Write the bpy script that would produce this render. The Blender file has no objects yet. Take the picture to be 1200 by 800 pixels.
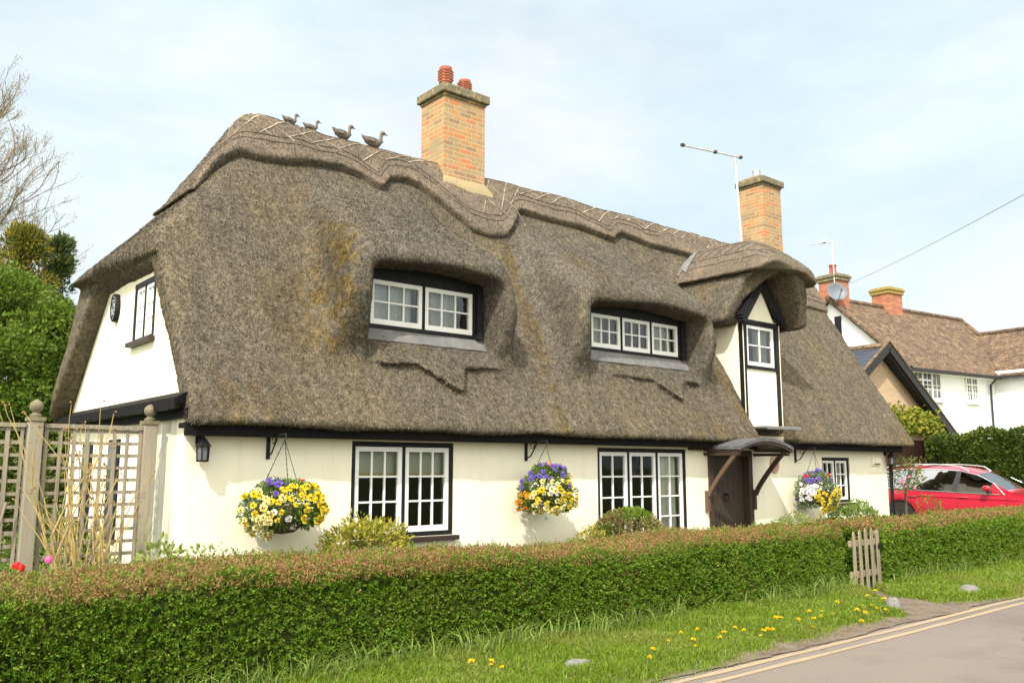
import bpy, math, random
import numpy as np
from mathutils import Vector, Matrix
from mathutils.bvhtree import BVHTree

random.seed(7)
RNG = np.random.default_rng(11)
scene = bpy.context.scene
COL = scene.collection
PI = math.pi

# ------------------------------------------------------------------ materials
def hexmix(c):
    return (c[0], c[1], c[2], 1.0)

class NT:
    def __init__(self, tree):
        self.t = tree; self.n = tree.nodes; self.l = tree.links
    def new(self, kind, **kw):
        nd = self.n.new(kind)
        for k, v in kw.items():
            setattr(nd, k, v)
        return nd
    def link(self, a, b):
        self.l.new(a, b)
    def coord(self, scale=(1, 1, 1), rot=(0, 0, 0), out='Object'):
        tc = self.new('ShaderNodeTexCoord'); mp = self.new('ShaderNodeMapping')
        mp.inputs['Scale'].default_value = scale; mp.inputs['Rotation'].default_value = rot
        self.link(tc.outputs[out], mp.inputs['Vector'])
        return mp.outputs['Vector']
    def noise(self, vec, scale, detail=4, rough=.6, dist=0.0):
        nz = self.new('ShaderNodeTexNoise')
        nz.inputs['Scale'].default_value = scale; nz.inputs['Detail'].default_value = detail
        nz.inputs['Roughness'].default_value = rough; nz.inputs['Distortion'].default_value = dist
        if vec is not None: self.link(vec, nz.inputs['Vector'])
        return nz.outputs['Fac']
    def rng(self, val, lo, hi, a=0.0, b=1.0):
        mr = self.new('ShaderNodeMapRange'); mr.clamp = True
        mr.inputs['From Min'].default_value = lo; mr.inputs['From Max'].default_value = hi
        mr.inputs['To Min'].default_value = a; mr.inputs['To Max'].default_value = b
        self.link(val, mr.inputs['Value'])
        return mr.outputs['Result']
    def mix(self, fac, a, b, mode='MIX'):
        mx = self.new('ShaderNodeMix', data_type='RGBA', blend_type=mode)
        for s, v in ((mx.inputs[0], fac), (mx.inputs[6], a), (mx.inputs[7], b)):
            if isinstance(v, (int, float)): s.default_value = v
            elif isinstance(v, tuple): s.default_value = hexmix(v)
            else: self.link(v, s)
        return mx.outputs[2]
    def math(self, op, a, b=0.0):
        m = self.new('ShaderNodeMath', operation=op)
        for s, v in ((m.inputs[0], a), (m.inputs[1], b)):
            if isinstance(v, (int, float)): s.default_value = v
            else: self.link(v, s)
        return m.outputs[0]
    def attr(self, name):
        a = self.new('ShaderNodeAttribute'); a.attribute_name = name
        return a.outputs['Fac']
    def island(self):
        return self.new('ShaderNodeNewGeometry').outputs['Random Per Island']
    def bump(self, height, strength=.3, dist=.02, normal=None):
        b = self.new('ShaderNodeBump'); b.inputs['Strength'].default_value = strength
        b.inputs['Distance'].default_value = dist
        self.link(height, b.inputs['Height'])
        if normal is not None: self.link(normal, b.inputs['Normal'])
        return b.outputs['Normal']

def newmat(name):
    m = bpy.data.materials.new(name); m.use_nodes = True
    nt = NT(m.node_tree)
    bs = m.node_tree.nodes['Principled BSDF']
    return m, nt, bs

def setc(nt, bs, col):
    if isinstance(col, tuple): bs.inputs['Base Color'].default_value = hexmix(col)
    else: nt.link(col, bs.inputs['Base Color'])

def simple(name, col, rough=.7, metal=0.0, layers=(), bump=None, spec=.4, coat=0.0):
    """layers: (scale, colour, lo, hi, detail, stretch)"""
    m, nt, bs = newmat(name)
    c = col
    for L in layers:
        sc, cc, lo, hi = L[:4]; det = L[4] if len(L) > 4 else 4; st = L[5] if len(L) > 5 else (1, 1, 1)
        f = nt.rng(nt.noise(nt.coord(st), sc, det), lo, hi)
        c = nt.mix(f, c, cc)
    setc(nt, bs, c)
    bs.inputs['Roughness'].default_value = rough; bs.inputs['Metallic'].default_value = metal
    bs.inputs['Specular IOR Level'].default_value = spec
    bs.inputs['Coat Weight'].default_value = coat
    if bump:
        st = bump[3] if len(bump) > 3 else (1, 1, 1)
        nt.link(nt.bump(nt.noise(nt.coord(st), bump[0], 5), bump[1], bump[2]), bs.inputs['Normal'])
    return m

def leafmat(name, a, b, trans=.25, rough=.5, patch=None):
    """leaf colour varies leaf by leaf between a and b"""
    m, nt, bs = newmat(name)
    c = nt.mix(nt.island(), a, b)
    if patch:
        f = nt.rng(nt.noise(nt.coord(), patch[0], 3), patch[2], patch[3])
        c = nt.mix(f, c, patch[1])
    setc(nt, bs, c)
    bs.inputs['Roughness'].default_value = rough; bs.inputs['Specular IOR Level'].default_value = .25
    tr = nt.new('ShaderNodeBsdfTranslucent'); nt.link(c, tr.inputs['Color']) if not isinstance(c, tuple) else None
    ms = nt.new('ShaderNodeMixShader'); ms.inputs[0].default_value = trans
    out = nt.n['Material Output']
    nt.link(bs.outputs[0], ms.inputs[1]); nt.link(tr.outputs[0], ms.inputs[2]); nt.link(ms.outputs[0], out.inputs['Surface'])
    return m

def glassmat(name, tint=(.75, .8, .8), refl=1.0):
    m, nt, bs = newmat(name)
    nt.n.remove(bs)
    tr = nt.new('ShaderNodeBsdfTransparent'); tr.inputs['Color'].default_value = hexmix(tint)
    gl = nt.new('ShaderNodeBsdfGlossy'); gl.inputs['Roughness'].default_value = .03
    gl.inputs['Color'].default_value = (refl, refl, refl, 1); IOR_ = 1.85 if name == 'window_glass' else (1.42 if name.startswith('ground') else 4.5)
    fr = nt.new('ShaderNodeFresnel'); fr.inputs['IOR'].default_value = IOR_
    nt.link(nt.bump(nt.noise(nt.coord(), 2.2, 2), .12, .05), gl.inputs['Normal'])
    ms = nt.new('ShaderNodeMixShader')
    nt.link(fr.outputs[0], ms.inputs[0]); nt.link(tr.outputs[0], ms.inputs[1]); nt.link(gl.outputs[0], ms.inputs[2])
    nt.link(ms.outputs[0], nt.n['Material Output'].inputs['Surface'])
    return m

def brickmat(name, a, b, mortar, scale, bw=.5, bh=.25, extra=None, mort=.02, bumpd=.01, ramp=None):
    m, nt, bs = newmat(name)
    tc = nt.new('ShaderNodeTexCoord'); sx = nt.new('ShaderNodeSeparateXYZ'); cb = nt.new('ShaderNodeCombineXYZ')
    nt.link(tc.outputs['Object'], sx.inputs[0])
    nt.link(nt.math('ADD', sx.outputs[0], sx.outputs[1]), cb.inputs[0]); nt.link(sx.outputs[2], cb.inputs[1])
    br = nt.new('ShaderNodeTexBrick'); nt.link(cb.outputs[0], br.inputs['Vector'])
    br.inputs['Scale'].default_value = scale; br.inputs['Brick Width'].default_value = bw; br.inputs['Row Height'].default_value = bh
    br.inputs['Mortar Size'].default_value = mort; br.inputs['Color1'].default_value = hexmix(a)
    br.inputs['Color2'].default_value = hexmix(b); br.inputs['Mortar'].default_value = hexmix(mortar)
    br.inputs['Bias'].default_value = -.1
    br.inputs['Mortar Smooth'].default_value = .3
    c = br.outputs['Color']
    if ramp:                                  # one flat tone per brick, mortar laid over
        br.inputs['Color1'].default_value = (0, 0, 0, 1); br.inputs['Color2'].default_value = (1, 1, 1, 1); br.inputs['Mortar'].default_value = (.5, .5, .5, 1)
        br.inputs['Bias'].default_value = 0
        cr = nt.new('ShaderNodeValToRGB'); cr.color_ramp.interpolation = 'CONSTANT'
        while len(cr.color_ramp.elements) < len(ramp): cr.color_ramp.elements.new(.5)
        for e_, (p_, cc_) in zip(cr.color_ramp.elements, ramp): e_.position = p_; e_.color = hexmix(cc_)
        nt.link(br.outputs['Color'], cr.inputs[0]); c = cr.outputs['Color']
        c = nt.mix(nt.rng(nt.noise(nt.coord(), 9, 6, .7), .42, .72, 0, .7), c, (.25, .18, .105))
        c = nt.mix(br.outputs['Fac'], c, mortar)
    if extra:
        for sc, cc, lo, hi in extra:
            c = nt.mix(nt.rng(nt.noise(nt.coord(), sc, 5), lo, hi), c, cc)
    setc(nt, bs, c); bs.inputs['Roughness'].default_value = .9; bs.inputs['Specular IOR Level'].default_value = .2
    inv = nt.math('SUBTRACT', 1.0, br.outputs['Fac'])
    h = nt.math('ADD', inv, nt.math('MULTIPLY', nt.noise(nt.coord(), 40, 4), .6))
    nt.link(nt.bump(h, .6, bumpd), bs.inputs['Normal'])
    return m

M = {}
# thatch: reed ends, lichen on the main slope, greyer on the raised eyebrows
def thatch(name, straw=False, cap=False):
    m, nt, bs = newmat(name)
    co = nt.coord()
    f1 = nt.math('ADD', nt.math('MULTIPLY', nt.noise(co, 40, 5, .75), .55), nt.math('MULTIPLY', nt.noise(co, 17, 4, .7), .45))
    c = nt.mix(nt.rng(f1, .34, .68), (.022, .019, .015), (.200, .168, .130))
    big = nt.noise(nt.coord((1, 1, .6)), 1.1, 5, .65)
    lich = nt.mix(nt.rng(f1, .35, .66), (.032, .026, .013), (.240, .196, .112))
    c = nt.mix(nt.math('MULTIPLY', nt.rng(big, .42, .64), .7), c, lich)
    gr = nt.mix(nt.rng(f1, .35, .68), (.026, .024, .022), (.175, .160, .140))
    patch = nt.rng(nt.noise(nt.coord((1, 1, .5)), 1.7, 4), .36, .62, .35, 1.0)
    c = nt.mix(nt.math('MULTIPLY', nt.attr('weathering'), patch), c, gr)
    c = nt.mix(nt.math('MULTIPLY', nt.attr('moss'), nt.rng(nt.noise(co, 5, 5, .65), .42, .56)), c, nt.mix(nt.rng(f1, .4, .62), (.05, .035, .006), (.19, .125, .022)))
    mott = nt.math('ADD', nt.math('MULTIPLY', nt.noise(co, 8.5, 4, .65), .6), nt.math('MULTIPLY', nt.noise(nt.coord((7, .8, .8)), 1.0, 4, .6), .4))   # clumped reed ends, drawn out down the slope
    c = nt.mix(1.0, c, nt.mix(nt.rng(mott, .36, .62), (.56, .56, .57), (1.32, 1.29, 1.24)), 'MULTIPLY')
    strk = nt.noise(nt.coord((2.2, .35, .35)), 1.0, 5, .6)
    c = nt.mix(nt.rng(strk, .50, .72, 0, .65), c, nt.mix(nt.rng(f1, .35, .68), (.022, .019, .015), (.13, .115, .095)))   # dark rain streaks down the slope
    if cap:
        pale = nt.mix(nt.rng(f1, .33, .68), (.050, .040, .031), (.25, .198, .152))
        c = pale
        c = nt.mix(nt.rng(nt.noise(nt.coord(), 2.3, 4), .5, .7), c, (.23, .17, .12))
    if straw:
        isl = nt.island()
        c = nt.mix(nt.math('SUBTRACT', .50, nt.math('MULTIPLY', nt.attr('moss'), .4)), c, nt.mix(nt.math('POWER', isl, 1.35), (.024, .020, .016), (.41, .352, .268)))
    else:
        sp = nt.rng(nt.noise(nt.coord((1, 1, .35)), 95, 3, .7), .45, .7)
        c = nt.mix(nt.math('MULTIPLY', sp, .35), c, (.45, .38, .27))
    setc(nt, bs, c)
    bs.inputs['Roughness'].default_value = .95; bs.inputs['Specular IOR Level'].default_value = .15
    h = nt.math('ADD', nt.noise(nt.coord((1, 1, .45)), 60, 5, .75), nt.math('MULTIPLY', nt.noise(co, 14, 3), .8))
    nt.link(nt.bump(h, .9, .03), bs.inputs['Normal'])
    return m
M['thatch'] = thatch('thatch_reed')
M['straw'] = thatch('thatch_reed_ends', straw=True)
M['thatch_cap'] = thatch('thatch_ridge', cap=True)
M['ligger'] = simple('split_hazel', (.46, .39, .29), .8, layers=((6, (.16, .12, .09), .4, .6),))
M['ligger_dark'] = simple('weathered_hazel', (.10, .08, .06), .85)

def wallmat():
    m, nt, bs = newmat('limewash_render')
    co = nt.coord()
    c = nt.mix(nt.rng(nt.noise(co, 1.3, 5), .4, .7), (.865, .81, .64), (.84, .78, .60))
    c = nt.mix(nt.rng(nt.noise(nt.coord((2.5, 2.5, .35)), 2.0, 5), .58, .85, 0, .4), c, (.62, .57, .43))
    sxz = nt.new('ShaderNodeSeparateXYZ'); nt.link(nt.new('ShaderNodeTexCoord').outputs['Object'], sxz.inputs[0])
    low = nt.rng(nt.math('ADD', sxz.outputs[2], nt.math('MULTIPLY', nt.noise(co, 3.5, 5), .8)), .55, 1.15, .55, 0)      # splash dirt along the foot
    c = nt.mix(low, c, (.52, .45, .32))
    c = nt.mix(nt.rng(nt.noise(nt.coord((7, 7, .5)), 1.0, 5, .65), .56, .78, 0, .30), c, (.62, .52, .36))
    c = nt.mix(nt.rng(nt.noise(co, 5.5, 6, .7), .60, .72, 0, .30), c, (.70, .62, .45))
    setc(nt, bs, c); bs.inputs['Roughness'].default_value = .85; bs.inputs['Specular IOR Level'].default_value = .2
    h = nt.math('ADD', nt.math('MULTIPLY', nt.noise(co, 2.6, 3), 2.0), nt.math('MULTIPLY', nt.noise(co, 45, 4), .25))
    nt.link(nt.bump(h, .22, .025), bs.inputs['Normal'])
    return m
M['wall'] = wallmat()
def wallmat2():
    m, nt, bs = newmat('stained_limewash')
    c = nt.mix(nt.rng(nt.noise(nt.coord((5, 5, .5)), 2.2, 6), .38, .66), (.74, .72, .62), (.45, .43, .33))
    setc(nt, bs, c); bs.inputs['Roughness'].default_value = .9
    nt.link(nt.bump(nt.noise(nt.coord(), 20, 4), .3, .02), bs.inputs['Normal'])
    return m
M['wall_stained'] = wallmat2()
M['white_paint'] = simple('white_gloss_paint', (.82, .81, .77), .35, layers=((9, (.70, .68, .62), .55, .8),))
M['black_paint'] = simple('black_paint', (.009, .009, .011), .55, layers=((14, (.026, .025, .026), .5, .75),), bump=(30, .2, .01), spec=.25)
M['fascia'] = simple('tarred_board', (.008, .007, .007), .75, spec=.15)
M['lead'] = simple('lead_sheet', (.15, .148, .142), .65, .0, layers=((5, (.215, .21, .20), .45, .7), (18, (.09, .09, .088), .6, .8)), bump=(9, .3, .02))
M['bronze_sill'] = simple('dark_sill', (.04, .022, .016), .5)
M['lead_dark'] = simple('old_dark_lead', (.085, .086, .088), .7, layers=((6, (.13, .13, .13), .5, .7),))
M['glass'] = glassmat('window_glass'); M['glass_low'] = glassmat('ground_floor_glass', (.80, .84, .82), .75)
M['glass_car'] = glassmat('tinted_car_glass', (.45, .52, .50), 1.0)
M['curtain'] = simple('curtain_cloth', (.80, .79, .68), .9, layers=((3, (.66, .65, .54), .4, .7, 3, (6, 6, .3)),))
M['blind'] = simple('roller_blind', (.50, .50, .36), .9)
M['blind_edge'] = simple('blind_edge', (.55, .42, .18), .9)
M['interior'] = simple('dim_interior', (.10, .085, .07), .9)
M['oak'] = simple('dark_oak', (.040, .025, .017), .6, layers=((7, (.075, .046, .029), .45, .7, 5, (9, 9, .6)),), bump=(12, .4, .01, (9, 9, .6)))
M['oak_pale'] = simple('weathered_oak', (.125, .078, .048), .65, layers=((7, (.09, .055, .035), .45, .7, 5, (6, 6, .7)),), bump=(12, .4, .01, (6, 6, .7)))
M['iron'] = simple('black_iron', (.018, .016, .016), .5, .6)
M['terracotta'] = simple('terracotta', (.34, .10, .05), .75, layers=((8, (.26, .085, .05), .5, .75),))
M['plaque_clay'] = simple('plaque_clay', (.50, .32, .23), .8, layers=((25, (.36, .2, .14), .5, .65),), bump=(40, .5, .01))
M['stone_cap'] = simple('lichened_stone', (.17, .145, .095), .9, layers=((9, (.40, .30, .09), .54, .68), (14, (.10, .09, .07), .52, .7)), bump=(22, .6, .02))
M['mortar'] = simple('sandy_mortar', (.34, .265, .145), .95, layers=((6, (.28, .23, .14), .45, .7),), bump=(25, .5, .02))
M['brick'] = brickmat('mellow_brick', (.47, .35, .175), (.50, .20, .085), (.44, .37, .24), 1.0, .225, .075,
                      extra=((2.6, (.30, .25, .13), .56, .76),), mort=.008, bumpd=.012,
                      ramp=((0, (.42, .275, .14)), (.22, (.48, .25, .105)), (.38, (.53, .19, .08)), (.56, (.37, .245, .125)), (.70, (.50, .215, .09)), (.84, (.31, .19, .105))))
M['brick_red'] = brickmat('red_brick', (.44, .155, .085), (.33, .115, .07), (.40, .27, .19), 1.0, .23, .078, mort=.006, ramp=((0, (.46, .15, .08)), (.4, (.38, .115, .06)), (.6, (.52, .20, .10)), (.8, (.33, .11, .07))))
M['brick_tan'] = brickmat('tan_brick', (.56, .40, .25), (.48, .33, .20), (.50, .42, .32), 1.0, .23, .078, mort=.007)
M['lichen_cap'] = simple('orange_lichen_stone', (.33, .24, .06), .9, layers=((10, (.24, .19, .11), .5, .7),), bump=(16, .6, .03))
M['steel'] = simple('galvanised_steel', (.55, .56, .57), .4, .8)
M['aerial'] = simple('aerial_alloy', (.62, .62, .62), .45, .3)
M['plastic_dark'] = simple('dark_plastic', (.03, .03, .032), .5)
M['trellis'] = simple('weathered_softwood', (.30, .25, .185), .9, layers=((5, (.19, .165, .125), .42, .66, 5, (8, 8, .5)), (3, (.27, .27, .15), .55, .75)), bump=(14, .4, .01, (8, 8, .5)))
M['post'] = simple('weathered_post', (.29, .255, .195), .9, layers=((4, (.25, .22, .165), .42, .66, 5, (9, 9, .45)), (2.5, (.30, .31, .18), .55, .75)), bump=(14, .5, .012, (9, 9, .45)))
M['gate'] = simple('weathered_gate_wood', (.29, .235, .165), .9, layers=((5, (.15, .13, .085), .42, .62, 5, (9, 9, .5)), (3, (.20, .20, .09), .55, .75)), bump=(14, .5, .01, (9, 9, .5)))
M['white_render'] = simple('white_render', (.86, .86, .84), .85, layers=((2, (.80, .80, .77), .45, .7),), bump=(25, .15, .01))
M['slate'] = simple('blue_slate', (.055, .065, .085), .55, layers=((4, (.09, .10, .12), .4, .7),))
M['barge'] = simple('black_bargeboard', (.022, .022, .022), .6)
M['garage_door'] = simple('red_brown_boards', (.085, .028, .018), .6, layers=((6, (.055, .018, .012), .45, .7, 4, (8, 8, .4)),))
M['car_red'] = simple('red_car_paint', (.47, .008, .035), .28, .0, spec=.6, coat=1.0)
M['chrome'] = simple('bright_trim', (.75, .76, .78), .18, 1.0)
M['tyre'] = simple('tyre_rubber', (.02, .02, .02), .85)
M['alloy'] = simple('alloy_rim', (.5, .51, .53), .3, .9)
M['lamp_glass'] = simple('frosted_lantern_glass', (.12, .125, .13), .25)
M['headlamp'] = simple('headlamp_lens', (.7, .72, .75), .1, .2)
M['taillamp'] = simple('taillamp_lens', (.35, .01, .01), .2)
M['duck'] = simple('woven_straw_duck', (.115, .10, .085), .9, layers=((22, (.21, .18, .14), .45, .65),), bump=(60, .7, .01))
M['duck_pale'] = simple('duck_bill_straw', (.30, .22, .14), .9)

def tilemat():
    m, nt, bs = newmat('mossy_plain_tiles')
    tc = nt.new('ShaderNodeTexCoord'); sx = nt.new('ShaderNodeSeparateXYZ'); cb = nt.new('ShaderNodeCombineXYZ')
    nt.link(tc.outputs['Object'], sx.inputs[0])
    nt.link(nt.math('ADD', sx.outputs[0], nt.math('MULTIPLY', sx.outputs[1], .35)), cb.inputs[0])
    nt.link(nt.math('MULTIPLY', sx.outputs[2], 1.45), cb.inputs[1])
    br = nt.new('ShaderNodeTexBrick'); nt.link(cb.outputs[0], br.inputs['Vector'])
    br.inputs['Scale'].default_value = 1.0; br.inputs['Brick Width'].default_value = .26; br.inputs['Row Height'].default_value = .16
    br.inputs['Mortar Size'].default_value = .012
    br.inputs['Color1'].default_value = (.185, .115, .068, 1); br.inputs['Color2'].default_value = (.10, .06, .038, 1); br.inputs['Mortar'].default_value = (.03, .02, .015, 1)
    c = nt.mix(nt.rng(nt.noise(nt.coord((1, 1, 1)), 5, 6, .75), .52, .66), br.outputs['Color'], (.34, .24, .13))
    c = nt.mix(nt.rng(nt.noise(nt.coord((1, 1, 1)), 2.6, 6, .7), .46, .64), c, (.06, .036, .024))
    c = nt.mix(nt.rng(nt.noise(nt.coord((3, 3, 6)), 7, 5, .75), .57, .64), c, (.48, .38, .24))
    setc(nt, bs, c); bs.inputs['Roughness'].default_value = .95
    nt.link(nt.bump(nt.math('ADD', nt.math('SUBTRACT', 1.0, br.outputs['Fac']), nt.noise(nt.coord(), 12, 4)), .9, .05), bs.inputs['Normal'])
    return m
M['tiles'] = tilemat()

# plants
M['hedge_leaf'] = leafmat('privet_leaf', (.068, .150, .010), (.20, .335, .026), .38, .5, patch=(1.2, (.165, .225, .022), .56, .8))
M['hedge_brown'] = leafmat('clipped_brown_tips', (.155, .088, .032), (.345, .205, .085), .15, .7)
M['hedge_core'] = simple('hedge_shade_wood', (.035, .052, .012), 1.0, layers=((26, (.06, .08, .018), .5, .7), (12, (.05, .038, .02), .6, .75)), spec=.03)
M['hedge_tip'] = leafmat('yellowgreen_tips', (.15, .16, .035), (.30, .27, .07), .25)
M['grass'] = leafmat('grass_blade', (.085, .155, .010), (.25, .345, .032), .38, .5, patch=(.9, (.23, .26, .05), .5, .7))
M['grass_dry'] = leafmat('dry_blade', (.22, .19, .08), (.36, .31, .15), .2)
M['grass_long'] = leafmat('long_grass_blade', (.085, .15, .02), (.27, .36, .08), .35, .45)
M['leaf_gold'] = leafmat('golden_leaf', (.19, .20, .02), (.52, .44, .07), .3)
M['leaf_box'] = leafmat('box_leaf', (.065, .13, .012), (.20, .27, .03), .25)
M['leaf_boxbrown'] = leafmat('box_brown_leaf', (.16, .11, .05), (.30, .23, .10), .2)
M['leaf_pale'] = leafmat('pale_green_leaf', (.20, .27, .06), (.36, .40, .14), .3)
M['leaf_green'] = leafmat('mid_green_leaf', (.06, .125, .018), (.19, .27, .05), .3)
M['leaf_grey'] = leafmat('greygreen_leaf', (.10, .155, .06), (.30, .37, .20), .25)
M['leaf_dark'] = leafmat('dark_laurel_leaf', (.025, .05, .008), (.11, .145, .02), .2, .4, patch=(1.3, (.15, .17, .02), .55, .75))
M['leaf_spring'] = leafmat('spring_leaf', (.055, .115, .010), (.17, .255, .03), .35, .5, patch=(.45, (.21, .27, .035), .52, .7))
M['leaf_conifer'] = leafmat('golden_conifer', (.15, .14, .015), (.36, .29, .04), .25)
M['leaf_conifer_dark'] = leafmat('dark_conifer', (.035, .07, .018), (.10, .15, .045), .15)
M['bud'] = leafmat('pale_bud', (.26, .20, .14), (.42, .38, .24), .3)
M['bark'] = simple('bark', (.12, .095, .075), .95, layers=((5, (.06, .05, .04), .45, .65),), bump=(14, .6, .03))
M['bark_pale'] = simple('pale_twig', (.25, .195, .16), .9)
M['bark_lichen'] = simple('lichened_twig', (.42, .31, .10), .9, layers=((14, (.25, .2, .14), .48, .66),))
M['seed'] = simple('dry_seedhead', (.24, .14, .06), .9)
for nm, a, b in (('yellow', (.72, .53, .01), (.85, .70, .05)), ('cream', (.80, .70, .22), (.88, .82, .45)), ('purple', (.115, .07, .42), (.25, .17, .62)),
                 ('white', (.82, .80, .82), (.90, .90, .90)), ('orange', (.75, .30, .01), (.82, .40, .03)), ('red', (.62, .02, .02), (.70, .05, .03)), ('pink', (.75, .15, .38), (.80, .25, .45))):
    M['petal_' + nm] = leafmat('petal_' + nm, a, b, .3)
M['petal_eye'] = simple('pansy_eye', (.10, .045, .02), .8)
M['dandelion'] = leafmat('dandelion_petal', (.78, .50, .005), (.85, .62, .01), .2)
M['finial'] = simple('mossy_finial', (.20, .165, .11), .9, layers=((9, (.13, .12, .06), .45, .65),))
M['stem'] = simple('green_stem', (.09, .14, .03), .7)
M['coir'] = simple('basket_moss', (.07, .055, .03), .95, layers=((20, (.13, .10, .05), .5, .7),), bump=(30, .6, .02))

# ------------------------------------------------------------------ mesh helpers
ORG = {}
def tag(o, label=None, cat=None, group=None, kind=None):
    if label: o['label'] = label
    if cat: o['category'] = cat
    if group: o['group'] = group
    if kind: o['kind'] = kind
    return o

def thing(name, label, cat, loc=(0, 0, 0), rz=0.0, group=None, local=False):
    """an Empty at the thing's base. local: its parts are given in its own frame, else in world coordinates"""
    o = bpy.data.objects.new(name, None); COL.objects.link(o)
    o.empty_display_size = .3
    o.location = loc; o.rotation_euler = (0, 0, rz)
    ORG[o] = np.zeros(3) if local else np.array(loc, float)
    return tag(o, label, cat, group)

class MB:
    def __init__(self, T=None):
        self.v = []; self.f = []; self.m = []; self.T = T
    def add(self, vs, fs, m=0):
        b = len(self.v)
        if self.T: vs = [self.T(*p) for p in vs]
        self.v.extend([tuple(p) for p in vs]); self.f.extend([tuple(i + b for i in f) for f in fs]); self.m.extend([m] * len(fs))
        return self
    def box(self, x0, x1, y0, y1, z0, z1, m=0):
        return self.add([(x0, y0, z0), (x1, y0, z0), (x1, y1, z0), (x0, y1, z0), (x0, y0, z1), (x1, y0, z1), (x1, y1, z1), (x0, y1, z1)],
                        [(0, 3, 2, 1), (4, 5, 6, 7), (0, 1, 5, 4), (1, 2, 6, 5), (2, 3, 7, 6), (3, 0, 4, 7)], m)
    def bar(self, a, b, w, h, up=(0, 0, 1), m=0):
        a = Vector(a); b = Vector(b); d = (b - a).normalized(); s = d.cross(Vector(up))
        if s.length < 1e-4: s = d.cross(Vector((1, 0, 0)))
        s.normalize(); t = s.cross(d).normalized()
        vs = [p + s * (w / 2 * i) + t * (h / 2 * j) for p in (a, b) for i, j in ((-1, -1), (1, -1), (1, 1), (-1, 1))]
        return self.add(vs, [(0, 1, 2, 3), (7, 6, 5, 4), (0, 4, 5, 1), (1, 5, 6, 2), (2, 6, 7, 3), (3, 7, 4, 0)], m)
    def tube(self, pts, r, n=6, m=0, cap=True):
        pts = [Vector(p) for p in pts]; k = len(pts)
        rs = r if hasattr(r, '__len__') else [r] * k
        vs = []
        ref = None
        for i, p in enumerate(pts):
            d = (pts[min(i + 1, k - 1)] - pts[max(i - 1, 0)])
            d = d.normalized() if d.length > 1e-9 else Vector((0, 0, 1))
            if ref is None:
                ref = d.cross(Vector((0, 0, 1)))
                if ref.length < .1: ref = d.cross(Vector((1, 0, 0)))
            s = (ref - d * ref.dot(d)).normalized(); ref = s
            t = d.cross(s)
            for j in range(n):
                a = 2 * PI * j / n
                vs.append(p + (s * math.cos(a) + t * math.sin(a)) * rs[i])
        fs = [(i * n + j, i * n + (j + 1) % n, (i + 1) * n + (j + 1) % n, (i + 1) * n + j) for i in range(k - 1) for j in range(n)]
        if cap:
            fs.append(tuple(range(n - 1, -1, -1))); fs.append(tuple((k - 1) * n + j for j in range(n)))
        return self.add(vs, fs, m)
    def lathe(self, prof, c, n=16, m=0, sx=1.0, sy=1.0):
        vs = []; k = len(prof)
        for r, z in prof:
            for j in range(n):
                a = 2 * PI * j / n
                vs.append((c[0] + r * math.cos(a) * sx, c[1] + r * math.sin(a) * sy, c[2] + z))
        fs = [(i * n + j, i * n + (j + 1) % n, (i + 1) * n + (j + 1) % n, (i + 1) * n + j) for i in range(k - 1) for j in range(n)]
        fs.append(tuple(range(n - 1, -1, -1))); fs.append(tuple((k - 1) * n + j for j in range(n)))
        return self.add(vs, fs, m)
    def loft(self, rings, m=0, caps=True):
        n = len(rings[0]); vs = [p for r in rings for p in r]; k = len(rings)
        fs = [(i * n + j, i * n + (j + 1) % n, (i + 1) * n + (j + 1) % n, (i + 1) * n + j) for i in range(k - 1) for j in range(n)]
        if caps:
            fs.append(tuple(range(n - 1, -1, -1))); fs.append(tuple((k - 1) * n + j for j in range(n)))
        return self.add(vs, fs, m)
    def prism(self, poly, ext, m=0):
        """poly: 3D points of a flat face; ext: extrusion vector"""
        n = len(poly); e = Vector(ext)
        vs = [Vector(p) for p in poly] + [Vector(p) + e for p in poly]
        fs = [tuple(range(n - 1, -1, -1)), tuple(range(n, 2 * n))] + [(i, (i + 1) % n, n + (i + 1) % n, n + i) for i in range(n)]
        return self.add(vs, fs, m)

def fixnormals(me):
    import bmesh
    bm = bmesh.new(); bm.from_mesh(me); bmesh.ops.recalc_face_normals(bm, faces=bm.faces); bm.to_mesh(me); bm.free()

def build(name, mb, mats, parent=None, smooth=None, bevel=0, label=None, recalc=True):
    me = bpy.data.meshes.new(name)
    o0 = ORG.get(parent, np.zeros(3)) if parent else np.zeros(3)
    me.from_pydata([(p[0] - o0[0], p[1] - o0[1], p[2] - o0[2]) for p in mb.v], [], mb.f)
    if not isinstance(mats, (list, tuple)): mats = [mats]
    for mt in mats: me.materials.append(mt if not isinstance(mt, str) else M[mt])
    me.polygons.foreach_set('material_index', mb.m)
    if recalc: fixnormals(me)
    if smooth:
        me.polygons.foreach_set('use_smooth', [True] * len(me.polygons)); me.set_sharp_from_angle(angle=math.radians(smooth))
    me.update()
    o = bpy.data.objects.new(name, me); COL.objects.link(o)
    if bevel:
        bv = o.modifiers.new('edge', 'BEVEL'); bv.width = bevel; bv.segments = 2; bv.limit_method = 'ANGLE'; bv.angle_limit = math.radians(40)
    if parent: o.parent = parent; ORG[o] = o0
    if label: o['label'] = label
    return o

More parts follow.
